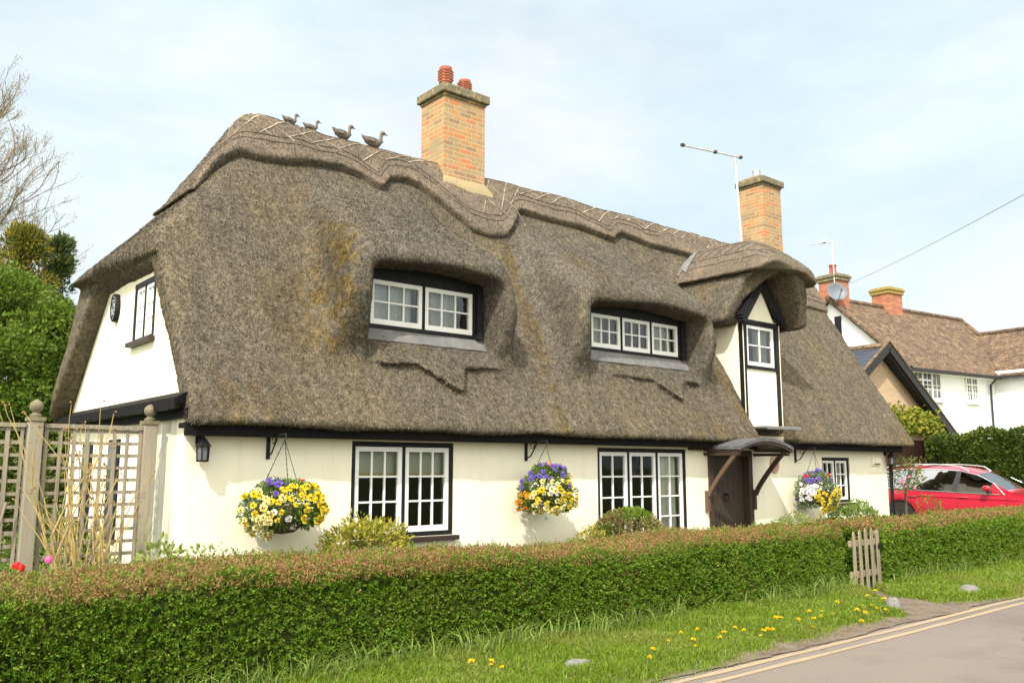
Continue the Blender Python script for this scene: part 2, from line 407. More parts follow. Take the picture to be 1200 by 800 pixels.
def npbuild(name, V, F, mats, midx=None, parent=None, smooth=False, attrs=None):
    """V (n,3); F list of (m,k) int arrays or a single one"""
    if not isinstance(F, list): F = [F]
    o0 = ORG.get(parent, np.zeros(3)) if parent else np.zeros(3)
    V = np.asarray(V, np.float32) - o0.astype(np.float32)
    me = bpy.data.meshes.new(name)
    me.vertices.add(len(V)); me.vertices.foreach_set('co', np.ascontiguousarray(V).ravel())
    loops = np.concatenate([f.ravel() for f in F]).astype(np.int32)
    tot = np.concatenate([np.full(len(f), f.shape[1]) for f in F]).astype(np.int32)
    start = np.concatenate([[0], np.cumsum(tot)[:-1]]).astype(np.int32)
    me.loops.add(len(loops)); me.loops.foreach_set('vertex_index', loops)
    me.polygons.add(len(tot)); me.polygons.foreach_set('loop_start', start)
    if not isinstance(mats, (list, tuple)): mats = [mats]
    for mt in mats: me.materials.append(M[mt] if isinstance(mt, str) else mt)
    if midx is not None: me.polygons.foreach_set('material_index', np.asarray(midx, np.int32))
    me.polygons.foreach_set('use_smooth', np.full(len(tot), bool(smooth)) if not hasattr(smooth, '__len__') else np.asarray(smooth, bool))
    me.update(calc_edges=True)
    if attrs:
        for k, a in attrs.items():
            at = me.attributes.new(k, 'FLOAT', 'POINT'); at.data.foreach_set('value', np.asarray(a, np.float32))
    o = bpy.data.objects.new(name, me); COL.objects.link(o)
    if parent: o.parent = parent; ORG[o] = o0
    return o

def nrm(a):
    return a / np.maximum(np.linalg.norm(a, axis=-1, keepdims=True), 1e-9)

def vnoise(P, seed=0):
    P = np.asarray(P, np.float64); i = np.floor(P).astype(np.int64); f = P - i; u = f * f * (3 - 2 * f)
    def h(a, b, c):
        n = (a * 374761393 + b * 668265263 + c * 2147483647 + seed * 1274126177) & 0xffffffff
        n = ((n ^ (n >> 13)) * 1274126177) & 0xffffffff
        return ((n ^ (n >> 16)) & 0xffff) / 65535.0
    r = 0
    for dx in (0, 1):
        for dy in (0, 1):
            for dz in (0, 1):
                w = (u[..., 0] if dx else 1 - u[..., 0]) * (u[..., 1] if dy else 1 - u[..., 1]) * (u[..., 2] if dz else 1 - u[..., 2])
                r = r + w * h(i[..., 0] + dx, i[..., 1] + dy, i[..., 2] + dz)
    return r

def leaves(P, D, L, W, rand=.6, fold=.2, up=.25, rng=RNG):
    """rhombic leaves at P pointing along D (jittered). returns V, F"""
    n = len(P)
    d = nrm(D + rng.normal(0, rand, (n, 3)) + np.array([0, 0, up]))
    s = nrm(np.cross(d, rng.normal(0, 1, (n, 3)))); t = np.cross(d, s)
    L = np.broadcast_to(L, (n,))[:, None] * rng.uniform(.7, 1.25, (n, 1)); W = np.broadcast_to(W, (n,))[:, None] * rng.uniform(.75, 1.2, (n, 1))
    V = np.stack([P, P + d * L * .5 + s * W * .5 + t * W * fold, P + d * L, P + d * L * .5 - s * W * .5 + t * W * fold], 1).reshape(-1, 3)
    F = np.arange(4 * n).reshape(n, 4)
    return V, F

def join(parts):
    Vs = []; Fs = []; ms = []; b = 0
    for V, F, m in parts:
        Vs.append(V); Fs.append(F + b); ms.append(np.full(len(F), m)); b += len(V)
    return np.concatenate(Vs), Fs, np.concatenate(ms)

def sphere_dirs(n, rng=RNG):
    return nrm(rng.normal(0, 1, (n, 3)))

# ------------------------------------------------------------------ camera
CAM_H = 1.65
pitch = math.radians(8.336487); th = math.radians(50.31047)
fh = Vector((math.cos(th), math.sin(th), 0)); rr = Vector((math.sin(th), -math.cos(th), 0))
fw = fh * math.cos(pitch) + Vector((0, 0, math.sin(pitch))); upv = -fh * math.sin(pitch) + Vector((0, 0, math.cos(pitch)))
cam = bpy.data.cameras.new('camera'); camo = bpy.data.objects.new('camera', cam); COL.objects.link(camo)
cam.sensor_width = 36; cam.lens = 36 * 1010 / 1200; cam.clip_end = 3000; cam.clip_start = .05
camo.matrix_world = Matrix(((rr.x, upv.x, -fw.x, 0), (rr.y, upv.y, -fw.y, 0), (rr.z, upv.z, -fw.z, CAM_H), (0, 0, 0, 1)))
scene.camera = camo

# ------------------------------------------------------------------ light
sun_dir = Vector((-.60, -.43, .76)).normalized()         # towards the sun
sd = bpy.data.lights.new('sun', 'SUN'); so = bpy.data.objects.new('sun', sd); COL.objects.link(so)
sd.energy = 3.05; sd.angle = math.radians(1.0); sd.color = (1.0, .948, .845)
so.rotation_euler = (-sun_dir).to_track_quat('-Z', 'Y').to_euler(); so.location = (-6, -4, 14)
w = bpy.data.worlds.new('World'); scene.world = w; w.use_nodes = True
nt = NT(w.node_tree); bg = nt.n['Background']
sky = nt.new('ShaderNodeTexSky', sky_type='NISHITA'); sky.sun_disc = False
sky.sun_elevation = math.asin(sun_dir.z); sky.sun_rotation = math.atan2(sun_dir.x, sun_dir.y)
sky.air_density = 1.0; sky.dust_density = .6; sky.ozone_density = 1.2
v1 = nt.coord((1.0, 1.0, 2.6), out='Generated')
n1 = nt.noise(v1, 2.2, 7, .58, .35); n2 = nt.noise(v1, 6.5, 6, .6, .2)
cl = nt.math('ADD', nt.math('MULTIPLY', n1, .72), nt.math('MULTIPLY', n2, .28))
fac = nt.rng(cl, .38, .58, .80, 1.0)
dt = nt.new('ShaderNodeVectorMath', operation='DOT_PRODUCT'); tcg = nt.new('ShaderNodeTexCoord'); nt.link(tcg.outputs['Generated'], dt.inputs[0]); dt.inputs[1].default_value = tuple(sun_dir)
glow = nt.math('ADD', 1.0, nt.math('MULTIPLY', nt.math('POWER', nt.rng(dt.outputs['Value'], .0, 1.0), 1.5), 2.6))   # thin cloud boosted round the unseen sun, added as fill for the shaded walls
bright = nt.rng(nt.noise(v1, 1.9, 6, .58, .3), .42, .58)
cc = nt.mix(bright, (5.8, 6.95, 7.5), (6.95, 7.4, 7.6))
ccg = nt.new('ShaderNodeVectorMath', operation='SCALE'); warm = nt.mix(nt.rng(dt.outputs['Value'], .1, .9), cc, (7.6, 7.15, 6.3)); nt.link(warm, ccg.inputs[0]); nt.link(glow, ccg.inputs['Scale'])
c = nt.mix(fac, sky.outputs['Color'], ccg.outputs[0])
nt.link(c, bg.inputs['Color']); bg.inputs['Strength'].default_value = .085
scene.view_settings.view_transform = 'Standard'; scene.view_settings.look = 'None'
scene.view_settings.exposure = .74; scene.view_settings.gamma = 1.0
scene.cycles.max_bounces = 6; scene.cycles.diffuse_bounces = 3; scene.cycles.glossy_bounces = 3; scene.cycles.transparent_max_bounces = 12
scene.cycles.use_denoising = True

m, nt_, bs = newmat('reflecting_pane'); setc(nt_, bs, nt_.mix(nt_.rng(nt_.noise(nt_.coord((1, 1, .3)), 2.6, 3), .45, .6), (.035, .045, .05), (.20, .22, .20))); bs.inputs['Roughness'].default_value = .06; M['dark_pane'] = m

# ------------------------------------------------------------------ the thatched cottage: roof as one carved solid
SA = math.radians(58.18); CS, SN = math.cos(SA), math.sin(SA)
YR = 10.70
EY, EZ = 8.12, 2.06
def smin(a, b, k):
    h = np.clip(.5 + .5 * (b - a) / k, 0, 1); return b + (a - b) * h - k * h * (1 - h)
def smax(a, b, k): return -smin(-a, -b, k)
mx, mn = np.maximum, np.minimum
CAP_PTS = [(2.9, 9.6), (3.25, 9.80), (3.42, 10.04), (3.63, 10.21), (3.83, 10.27), (4.0, 10.30), (4.25, 10.29), (4.61, 10.31), (5.06, 10.36), (5.50, 10.40), (5.80, 10.35), (5.95, 10.27), (6.07, 10.21), (6.17, 10.30), (6.29, 10.40), (6.54, 10.45), (6.83, 10.42), (7.06, 10.31),
           (7.28, 10.18), (7.57, 10.03), (7.80, 10.005), (8.20, 10.045), (8.34, 10.10), (8.50, 10.20), (8.62, 10.33), (8.75, 10.40), (8.93, 10.40), (9.34, 10.38), (9.74, 10.37), (10.14, 10.37), (10.52, 10.33), (10.87, 10.29), (10.98, 10.37), (11.2, 10.45), (11.5, 10.43), (11.9, 10.38), (12.5, 10.38), (13.0, 10.38), (15.0, 10.2), (16.2, 9.98), (17.4, 9.955)]
CX = np.array([p[0] for p in CAP_PTS]); CY = np.array([p[1] for p in CAP_PTS])
EYB = [dict(x0=4.72, x1=6.98, r0=5.09, r1=6.84, lip=8.38, fl=.42), dict(x0=8.32, x1=11.15, r0=8.79, r1=11.02, lip=8.38, fl=.78)]
AP = [([5.10, 5.14, 5.66, 6.16, 6.20, 6.36, 6.95], [2.88, 2.86, 2.88, 2.58, 2.58, 2.90, 2.92], 5.12, 6.95),
      ([9.05, 9.1, 9.9, 10.38, 10.42, 10.68, 11.32], [3.02, 3.0, 2.99, 2.69, 2.69, 3.0, 2.97], 9.07, 11.30)]
XD = 12.56                                         # dormer axis
def fields(X, Y, Z):
    """signed fields of the roof; arrays broadcast"""
    df = -(Y - EY) * SN + (Z - EZ) * CS
    Ym = 2 * YR - Y
    db = -(Ym - EY) * SN + (Z - EZ) * CS
    hb = math.radians(52.0)
    t = np.clip((Z - 3.9) / 2.4, 0, 1)
    dh = -(X - 2.47) * math.sin(hb) + (Z - 3.92) * math.cos(hb) + .13 * np.sin(PI * t)
    out = smax(smax(df, db, .22), dh, .20)
    verge = 2.80 - X + .06 * np.clip(3.9 - Z, 0, 2) * 0
    lim = np.where(Z > 3.95, np.clip(2.80 - .10 * (Y - 9.2), 2.48, 2.84), 2.89 - .05 * (Y - 8.1))
    main = mx(out, X - 17.24)
    # eyebrows
    grey = np.zeros_like(out)
    a = math.radians(32)
    surf = main
    for e in EYB:
        pe = -(Y - e['lip']) * math.sin(a) + (Z - 4.27) * math.cos(a)
        fl = np.clip(4.3 - Z, -1.5, 1.2)
        sides = mx(X - e['x1'] - .16 * fl, e['x0'] - .16 * fl - X) * .95
        fr = (e['lip'] + .42 * np.clip(3.62 - Z, 0, 1) - Y) * .93 + .05 * (Z - 4.1)
        bt = (3.02 - (Y - 8.4) * .55 - Z) * .87
        eb = smax(smax(pe, sides, .32), smax(fr, bt, .30), .16)
        eb = mx(eb, db + .02)
        grey = mx(grey, np.clip((main - eb) * 4 + .55, 0, 1) * (np.abs(X - (e['x0'] + e['x1']) / 2) < 2.2))
        surf = smin(surf, eb, .26)
    # dormer hood
    hx = np.abs(X - XD)
    hd = (Z - (5.50 - .35 * hx - 1.22 * hx * hx)) / np.sqrt(1 + (.35 + 2.44 * hx) ** 2)
    hip2 = (Z - (4.98 + (Y - 7.88) * .85)) * .76
    hd = smax(hd, hip2, .26)
    hf = (7.86 + np.clip(5.0 - Z, 0, 2) * .30 + .40 * np.clip((12.52 - X) / .45, 0, 1) * np.clip((5.05 - Z) / .3, 0, 1) - Y) * .8
    hz = 4.03 - Z + .06 * np.clip(hx - .7, 0, 1)
    hood_o = smax(smax(hd, hf, .10), mx(hz, hx - 1.02), .10)
    hood = mx(hood_o, Y - 10.6)
    surf = smin(surf, hood, .16)
    # cuts ---------------------------------------------------------
    surf = smax(surf, EZ - Z - .0 * Y, .10)
    surf = mx(surf, X - 17.24)
    # left limit: verge and hood overhang
    surf = smax(surf, lim - X, .08)
    yin = mx((Z - 2.36) * -.0 + (8.60 + (Z - 2.36) * .63 - Y), Y - (13.02 - (Z - 2.36) * 1.06)) * .72
    void = mx(mx(yin, (Z - 3.80 - (2.95 - X) * .75) * .8), X - 3.02)
    surf = smax(surf, -void, .05)
    lowv = mx(X - 3.02, mx(Z - 2.40, mx(8.62 - Y, Y - 12.95)))
    surf = mx(surf, -lowv)
    surf = smax(surf, -mx(mx(df + .38, db + .38), 16.90 - X), .05)      # far gable: verge overhang
    # cavity behind the gable window
    surf = mx(surf, -mx(mx(X - 3.5, 2.7 - X), mx(mx(9.62 - Y, Y - 10.36), mx(3.08 - Z, Z - 3.74))))
    # eyebrow recesses
    for e in EYB:
        zt = 4.03 + .05 * np.cos((X - (e['r0'] + e['r1']) / 2) * 2.2)
        rc = smax(smax(mx((e['r0'] - e['fl'] * np.clip(8.86 - Y, 0, .7) - X) / math.hypot(1, e['fl']), X - e['r1'] - .10 * np.clip(8.8 - Y, 0, 1)), Z - zt, .16), mx(Y - 8.92, (3.27 + (Y - 8.85) * 1.61 - Z) * .53), .03)
        surf = smax(surf, -rc, .07)
        wx1 = e['r1'] - .16
        surf = mx(surf, -mx(mx(e['r0'] + .08 - X, X - wx1), mx(mx(8.6 - Y, Y - 9.45), mx(3.36 - Z, Z - 3.96))))
    # apron patches under the eyebrow windows, undercut along their lower edge
    for (xs, zs, x0, x1), zt_ in zip(AP, (3.125, 3.17)):
        zb = np.interp(X.ravel(), xs, zs).reshape(X.shape)
        ap = mx(df - .07, mx(mx(x0 - X, X - x1), mx((zb - .40 * np.clip(df, -.02, .12) - Z) * .85, Z - zt_)))
        surf = mn(surf, ap)
    # dormer: thatch cut away before and under its front, soffit under the hood
    cut = mx(mx(11.985 - X, X - 13.125), mx(Y - 8.56, Z - 4.2))
    surf = mx(surf, -cut)
    sof = mx((Z - (4.95 - hx * .60 - hx * hx * .85)) * .75, Y - 8.56)
    sof = mx(sof, hx - .9)
    surf = smax(surf, -mx(sof, 4.0 - Z), .06)
    surf = mx(surf, -mx(mx(12.12 - X, X - 13.0), mx(mx(8.5 - Y, Y - 9.25), mx(3.3 - Z, Z - 4.1))))
    # ridge cap and hood cap as raised layers
    Yd = YR - np.abs(Y - YR)
    yb = np.interp(X.ravel(), CX, CY).reshape(X.shape)
    outc = smax(main, X - 17.27, .06)
    for e in EYB:
        pe = -(Y - e['lip']) * math.sin(a) + (Z - 4.27) * math.cos(a)
        fl = np.clip(4.3 - Z, -1.5, 1.2)
        sides = mx(X - e['x1'] - .16 * fl, e['x0'] - .16 * fl - X) * .95
        outc = smin(outc, mx(smax(smax(pe, sides, .32), (e['lip'] - Y), .16), db + .02), .26)
    cap = smax(outc - .115 * np.clip((Z - 4.75) / .6, .45, 1), mx(yb - .8 * np.clip(outc, -.03, .13) - Yd, (4.93 - Z) * .8 - .5 * np.clip(outc, -.03, .13)), .02)
    cap = mx(cap, -(outc + .05))
    capd = smax(hood_o - .11, 4.88 - .30 * np.clip(X - XD - .30, 0, .8) + .4 * np.clip(hood_o, -.03, .12) * 0 - Z, .02)
    capd = smax(capd, Y - 9.75, .03)
    capd = mx(capd, -(hood_o + .07))
    return surf, mn(cap, capd), grey

def surface_nets(D, org, h):
    ins = D < 0
    nx, ny, nz = D.shape
    cnt = np.zeros((nx - 1, ny - 1, nz - 1), np.int8)
    for dx in (0, 1):
        for dy in (0, 1):
            for dz in (0, 1):
                cnt += ins[dx:nx - 1 + dx, dy:ny - 1 + dy, dz:nz - 1 + dz]
    act = (cnt > 0) & (cnt < 8)
    I = np.argwhere(act)
    idx = np.full(act.shape, -1, np.int64); idx[act] = np.arange(len(I))
    acc = np.zeros((len(I), 3)); num = np.zeros(len(I))
    cor = [(a, b, c) for a in (0, 1) for b in (0, 1) for c in (0, 1)]
    val = {c: D[I[:, 0] + c[0], I[:, 1] + c[1], I[:, 2] + c[2]] for c in cor}
    for c in cor:
        for ax in range(3):
            if c[ax] == 0:
                e = list(c); e[ax] = 1; e = tuple(e)
                a, b = val[c], val[e]; s = (a < 0) != (b < 0)
                t = np.where(s, a / np.where(s, a - b, 1), 0)
                p = np.tile(np.array(c, float), (len(I), 1)); p[:, ax] += t
                acc[s] += p[s]; num[s] += 1
    V = org + (I + acc / num[:, None]) * h
    Q = []
    for ax in range(3):
        o1, o2 = [(1, 2), (2, 0), (0, 1)][ax]
        sl0 = [slice(None)] * 3; sl1 = [slice(None)] * 3
        sl0[ax] = slice(0, -1); sl1[ax] = slice(1, None)
        a = ins[tuple(sl0)]; b = ins[tuple(sl1)]
        E = np.argwhere(a != b)
        E = E[(E[:, o1] > 0) & (E[:, o2] > 0) & (E[:, o1] < D.shape[o1] - 1) & (E[:, o2] < D.shape[o2] - 1)]
        flip = a[E[:, 0], E[:, 1], E[:, 2]]
        def cell(d1, d2):
            q = E.copy(); q[:, o1] -= d1; q[:, o2] -= d2
            return idx[q[:, 0], q[:, 1], q[:, 2]]
        q = np.stack([cell(1, 1), cell(0, 1), cell(0, 0), cell(1, 0)], 1)
        q[~flip] = q[~flip][:, ::-1]
        Q.append(q)
    Q = np.concatenate(Q)
    return V, Q[(Q >= 0).all(1)]

HH = .030
ox, oy, oz = 2.45, 7.62, 1.98
gx = np.arange(ox, 17.4, HH, dtype=np.float32); gy = np.arange(oy, 13.75, HH, dtype=np.float32); gz = np.arange(oz, 6.7, HH, dtype=np.float32)
GX, GY, GZ = np.meshgrid(gx, gy, gz, indexing='ij')
Fs, Fc, _ = fields(GX, GY, GZ)
Vr, Qr = surface_nets(Fs, np.array([ox, oy, oz]), HH)
Vc, Qc = surface_nets(Fc, np.array([ox, oy, oz]), HH)
del GX, GY, GZ, Fs, Fc
def vnormals(V, Q):
    n = np.cross(V[Q[:, 2]] - V[Q[:, 0]], V[Q[:, 3]] - V[Q[:, 1]])
    N = np.zeros_like(V)
    for k in range(4): np.add.at(N, Q[:, k], n)
    return nrm(N)
def relax(V, Q, it=1, lam=.5):
    e = np.concatenate([Q[:, [0, 1]], Q[:, [1, 2]], Q[:, [2, 3]], Q[:, [3, 0]]])
    for _ in range(it):
        s = np.zeros_like(V); c = np.zeros(len(V))
        np.add.at(s, e[:, 0], V[e[:, 1]]); np.add.at(c, e[:, 0], 1)
        np.add.at(s, e[:, 1], V[e[:, 0]]); np.add.at(c, e[:, 1], 1)
        V = V + lam * (s / c[:, None] - V)
    return V
Vr = relax(Vr, Qr, 1, .4) 
_, _, grey = fields(Vr[:, 0:1], Vr[:, 1:2], Vr[:, 2:3]); grey = grey.ravel()
Nr = vnormals(Vr, Qr); Nc = vnormals(Vc, Qc)
def lumps(V):
    return (vnoise(V * 1.1, 1) - .5) * .05 + (vnoise(V * 3.1, 2) - .5) * .022 + (vnoise(V * 9, 3) - .5) * .010 + (vnoise(V * 22, 4) - .5) * .008
Vr = Vr + Nr * lumps(Vr)[:, None]
Vc = Vc + Nc * (lumps(Vc) + (vnoise(Vc * 14, 9) - .5) * .006)[:, None]
def mosses(V):
    x, z = V[:, 0], V[:, 2]
    m = np.exp(-((x - 11.86 + (z - 2.6) * .05) / .11) ** 2) * (z < 3.35) * (V[:, 1] < 9.1)
    wob = (vnoise(V * 1.6, 44) - .5) * .16
    b1 = 4.62 + (z - 3.5) * .12 + wob; m = m + .5 * np.where(x < b1, np.exp(-((x - b1) / .16) ** 2), np.exp(-((x - b1) / .05) ** 2)) * (z > 2.9) * (z < 5.7)
    b2 = 7.92 + (z - 3.4) * .16 + wob; m = m + .7 * np.where(x < b2, np.exp(-((x - b2) / .25) ** 2), np.exp(-((x - b2) / .05) ** 2)) * (z < 5.1)
    m = m + .9 * np.exp(-(((x - 11.5) / .16) ** 2 + ((z - 4.15) / .10) ** 2))
    m = m + .5 * np.clip((vnoise(V * .9, 46) - .62) * 5, 0, 1)
    return np.clip(m, 0, 1)
def greys(V, g):
    x, z = V[:, 0], V[:, 2]; wob = (vnoise(V * 1.6, 44) - .5) * .16
    b1 = 4.62 + (z - 3.5) * .12 + wob; b2 = 7.92 + (z - 3.4) * .16 + wob
    for b, wd in ((b1, .55), (b2, .75)):
        t = (x - b) / wd; g = np.maximum(g, np.clip(t * 12, 0, 1) * np.clip((1.35 - t) * 2, 0, 1) * (z > 3.0))
    left = ((x < b1) | ((x > 7.0) & (x < b2)))
    return np.where(left, g * .25, g)
grey = greys(Vr, grey)
greyc = np.full(len(Vc), .4)
moss = mosses(Vr)
def straws(V, Q, N, n, at, moss=None, lift=.004, seed=3):
    """short reed ends lying down the slope on the sunny sides of the roof"""
    rng = np.random.default_rng(seed)
    A = np.linalg.norm(np.cross(V[Q[:, 2]] - V[Q[:, 0]], V[Q[:, 3]] - V[Q[:, 1]]), axis=1)
    fn = N[Q[:, 0]]; cz = V[Q[:, 0]]
    wt = A * ((fn[:, 1] < .2) | (fn[:, 0] < -.3)) * (cz[:, 1] < 11.6) * np.clip(14.0 / (cz[:, 0] + 5), .5, 1.5)
    k = rng.choice(len(Q), n, p=wt / wt.sum())
    a, b = rng.random((n, 1)), rng.random((n, 1))
    P = (V[Q[k, 0]] * (1 - a) + V[Q[k, 1]] * a) * (1 - b) + (V[Q[k, 3]] * (1 - a) + V[Q[k, 2]] * a) * b
    nn = N[Q[k, 0]]
    down = nrm(np.array([0, 0, -1.0]) + nn * nn[:, 2:3])
    d = nrm(down + rng.normal(0, .30, (n, 3)) + nn * rng.uniform(.0, .24, (n, 1)))
    s = nrm(np.cross(d, nn) + rng.normal(0, .25, (n, 3)))
    L = rng.uniform(.016, .046, (n, 1)); W = rng.uniform(.0025, .0058, (n, 1))
    P = P + nn * lift * rng.uniform(-.5, 1, (n, 1)) - d * L * .35
    VV = np.stack([P - s * W, P + s * W, P + d * L + s * W * .7, P + d * L - s * W * .7], 1).reshape(-1, 3)
    ka = np.repeat(at[Q[k, 0]], 4); km = np.repeat(moss[Q[k, 0]], 4) if moss is not None else np.zeros(4 * n)
    return VV, np.arange(4 * n).reshape(n, 4), ka, km

COT = thing('thatched_cottage', 'cream rendered thatched cottage with black framed windows behind the clipped hedge', 'cottage', (9.8, 8.5, 0))
sv, sf, sa, sm = straws(Vr, Qr, Nr, 330000, grey, moss)
V, F, mi = join([(Vr, Qr, 0), (sv, sf, 1)])
ROOF = npbuild('thatched_roof', V, F, ['thatch', 'straw'], mi, COT, smooth=np.concatenate([np.ones(len(Qr)), np.zeros(len(sf))]),
               attrs={'weathering': np.concatenate([grey, sa]), 'moss': np.concatenate([moss, sm])})
sv, sf, sa, sm = straws(Vc, Qc, Nc, 45000, greyc, None, seed=5)
V, F, mi = join([(Vc, Qc, 0), (sv, sf, 1)])
M['straw_cap'] = M['straw']
npbuild('ridge_cap', V, F, ['thatch_cap', 'straw'], mi, ROOF, smooth=np.concatenate([np.ones(len(Qc)), np.zeros(len(sf))]),
        attrs={'weathering': np.concatenate([greyc, sa]), 'moss': np.concatenate([greyc * 0, sm])}, )
bvh = BVHTree.FromPolygons([tuple(p) for p in np.concatenate([Vr, Vc])], [tuple(q) for q in np.concatenate([Qr, Qc + len(Vr)])])
def drop(x, y, off=.0):
    h = bvh.ray_cast(Vector((x, y, 9)), Vector((0, 0, -1)))
    return (h[0] + h[1] * off, h[1]) if h[0] else (None, None)

# hazel liggers pinned over the ridge cap
lg = MB(); rnd = random.Random(4)
def strip(xy, r, m):
    pts = []
    for x, y in xy:
        p, n = drop(x, y, .006)
        if p is None: return
        pts.append(p)
    lg.tube(pts, r, 4, m)
def ybat(x): return float(np.interp(x, CX, CY))
for offs in (.035, .095):
    x = 3.6
    while x < 17.1:
        if not (11.9 < x < 13.6):
            n = 6; strip([(x + i * .12, min(ybat(x + i * .12) + offs, 10.56)) for i in range(n)], .007, 1)
        x += .62
x = 3.75
while x < 17.0:
    strip([(x + i * .12, 10.635) for i in range(6)], .006, 1)
    x += .64
x = 4.0
while x < 17.0:
    y0 = ybat(x) + .10
    if rnd.random() < .9: strip([(x + i * .105, y0 + (10.65 - y0) * i / 5) for i in range(6)], .0095, 0)
    if rnd.random() < .45: strip([(x + .5 - i * .105, y0 + (10.65 - y0) * i / 5) for i in range(6)], .0085, 0)
    if rnd.random() < .5: strip([(x + .1 + i * .06, 10.64 + .02 * i) for i in range(4)], .0085, 0)
    x += rnd.uniform(.30, .46)
build('ligger_pattern', lg, ['ligger', 'ligger_dark'], ROOF, recalc=False); lg = MB()
def hoodpt(u, y): return (XD + u, y)
for u in (-.56, -.44, -.18, .12, .42, .56):
    y = 7.95
    while y < 9.5:
        strip([hoodpt(u, y + i * .09) for i in range(6)], .006, 1); y += .5
for k in range(7):
    y = 8.0 + k * .23
    strip([hoodpt(-.44 + i * .065, y + i * .045) for i in range(5)], .0065, 1)
    strip([hoodpt(-.18 - i * .065, y + i * .045) for i in range(5)], .0065, 1)
    strip([hoodpt(.12 + i * .075, y + i * .045) for i in range(5)], .0065, 1)
build('ligger_pattern', lg, ['ligger', 'ligger_dark'], ROOF, recalc=False)

# ------------------------------------------------------------------ cottage walls with real openings
def wall_with_holes(mb, T, u0, u1, w0, w1, holes, thick, m=0):
    us = sorted({u0, u1, *[h[0] for h in holes], *[h[1] for h in holes]}); ws = sorted({w0, w1, *[h[2] for h in holes], *[h[3] for h in holes]})
    sub = MB(T)
    def solid(i, j):
        if i < 0 or j < 0 or i >= len(us) - 1 or j >= len(ws) - 1: return False
        cu, cw = (us[i] + us[i + 1]) / 2, (ws[j] + ws[j + 1]) / 2
        return not any(h[0] < cu < h[1] and h[2] < cw < h[3] for h in holes)
    for i in range(len(us) - 1):
        for j in range(len(ws) - 1):
            if not solid(i, j): continue
            a, b, c, d = us[i], us[i + 1], ws[j], ws[j + 1]; t = -thick
            sub.add([(a, c, 0), (b, c, 0), (b, d, 0), (a, d, 0)], [(0, 1, 2, 3)], m)
            sub.add([(a, c, t), (b, c, t), (b, d, t), (a, d, t)], [(3, 2, 1, 0)], m)
            if not solid(i - 1, j): sub.add([(a, c, 0), (a, d, 0), (a, d, t), (a, c, t)], [(0, 1, 2, 3)], m)
            if not solid(i + 1, j): sub.add([(b, c, 0), (b, c, t), (b, d, t), (b, d, 0)], [(0, 1, 2, 3)], m)
            if not solid(i, j - 1): sub.add([(a, c, 0), (a, c, t), (b, c, t), (b, c, 0)], [(0, 1, 2, 3)], m)
            if not solid(i, j + 1): sub.add([(a, d, 0), (b, d, 0), (b, d, t), (a, d, t)], [(0, 1, 2, 3)], m)
    mb.v, mb.f, mb.m, b = mb.v + sub.v, mb.f + [tuple(i + len(mb.v) for i in f) for f in sub.f], mb.m + sub.m, 0

W1 = (4.76, 6.14, .87, 1.945); W3 = (8.59, 10.49, .25, 1.93); DO = (11.02, 12.16, .02, 1.93); W4 = (14.31, 15.26, 1.02, 1.84)
WF = 8.5
TF = lambda u, w_, d: (u, WF - d, w_)
mb = MB(); wall_with_holes(mb, TF, 2.934, 16.66, -.1, 2.18, [W1, W3, DO, W4], .25)
build('front_wall', mb, 'wall', COT, recalc=False)
mb = MB()
mb.box(2.934, 3.18, 8.752, 9.35, -.1, 2.30, 1); mb.box(2.93, 3.18, 9.352, 13.0, -.1, 2.30, 0)
mb.box(3.182, 16.66, 12.75, 13.0, -.1, 2.1, 0); mb.box(16.41, 16.66, 8.752, 12.748, -.1, 2.1, 0)
build('side_wall', mb, ['wall', 'wall_stained'], COT)
mb = MB(); mb.box(3.19, 16.4, 8.76, 12.74, -.1, .03, 0); mb.box(3.19, 16.4, 10.6, 10.7, .031, 2.05, 0)
for xx in (7.4, 10.75, 13.0): mb.box(xx, xx + .1, 8.77, 10.59, .031, 2.05, 0)
build('room_interior', mb, 'interior', COT)
for y0_ in (10.62, 11.80):                                   # narrow dark windows low in the gable wall
    sw_ = MB(); sw_.box(2.905, 2.929, y0_, y0_ + .42, .80, 1.98); w_ = build('side_window', sw_, 'black_paint', COT)
    sw_ = MB(); sw_.box(2.897, 2.903, y0_ + .05, y0_ + .37, .86, 1.92); build('glass', sw_, 'dark_pane', w_)
# upper gable wall
mb = MB(lambda u, w_, d: (2.93 - d, u, w_))
gp = [(8.66, 2.36), (12.99, 2.36), (11.34, 3.96), (9.50, 3.96)]
GW = (9.62, 10.36, 3.07, 3.75)
def gable_poly(mb, d0, d1):
    # ring of quads between the outline and the window opening
    o = [(8.62, 2.36), (13.0, 2.36), (11.3, 3.98), (9.52, 3.98)]; h = [(GW[0], GW[2]), (GW[1], GW[2]), (GW[1], GW[3]), (GW[0], GW[3])]
    for i in range(4):
        j = (i + 1) % 4
        mb.add([(*o[i], d0), (*o[j], d0), (*h[j], d0), (*h[i], d0)], [(0, 1, 2, 3)])
        mb.add([(*h[i], d0), (*h[j], d0), (*h[j], d1), (*h[i], d1)], [(0, 1, 2, 3)])
gable_poly(mb, .012, -.12)
build('gable_wall', mb, 'wall', COT)
mb = MB(); mb.prism([(16.88, 8.52, 2.0), (16.88, 12.88, 2.0), (16.88, 10.7, 5.56)], (.03, 0, 0)); build('gable_wall', mb, 'wall', COT)
mb = MB()
mb.add([(2.945, 8.4, 2.41), (2.945, 13.1, 2.41), (2.77, 13.15, 2.32), (2.77, 8.32, 2.32), (2.77, 8.32, 2.25), (2.77, 13.15, 2.25), (2.945, 13.1, 2.28), (2.945, 8.4, 2.28)],
       [(0, 1, 2, 3), (3, 2, 5, 4), (4, 5, 6, 7), (0, 3, 4, 7), (1, 6, 5, 2), (0, 7, 6, 1)])
yy = 8.34
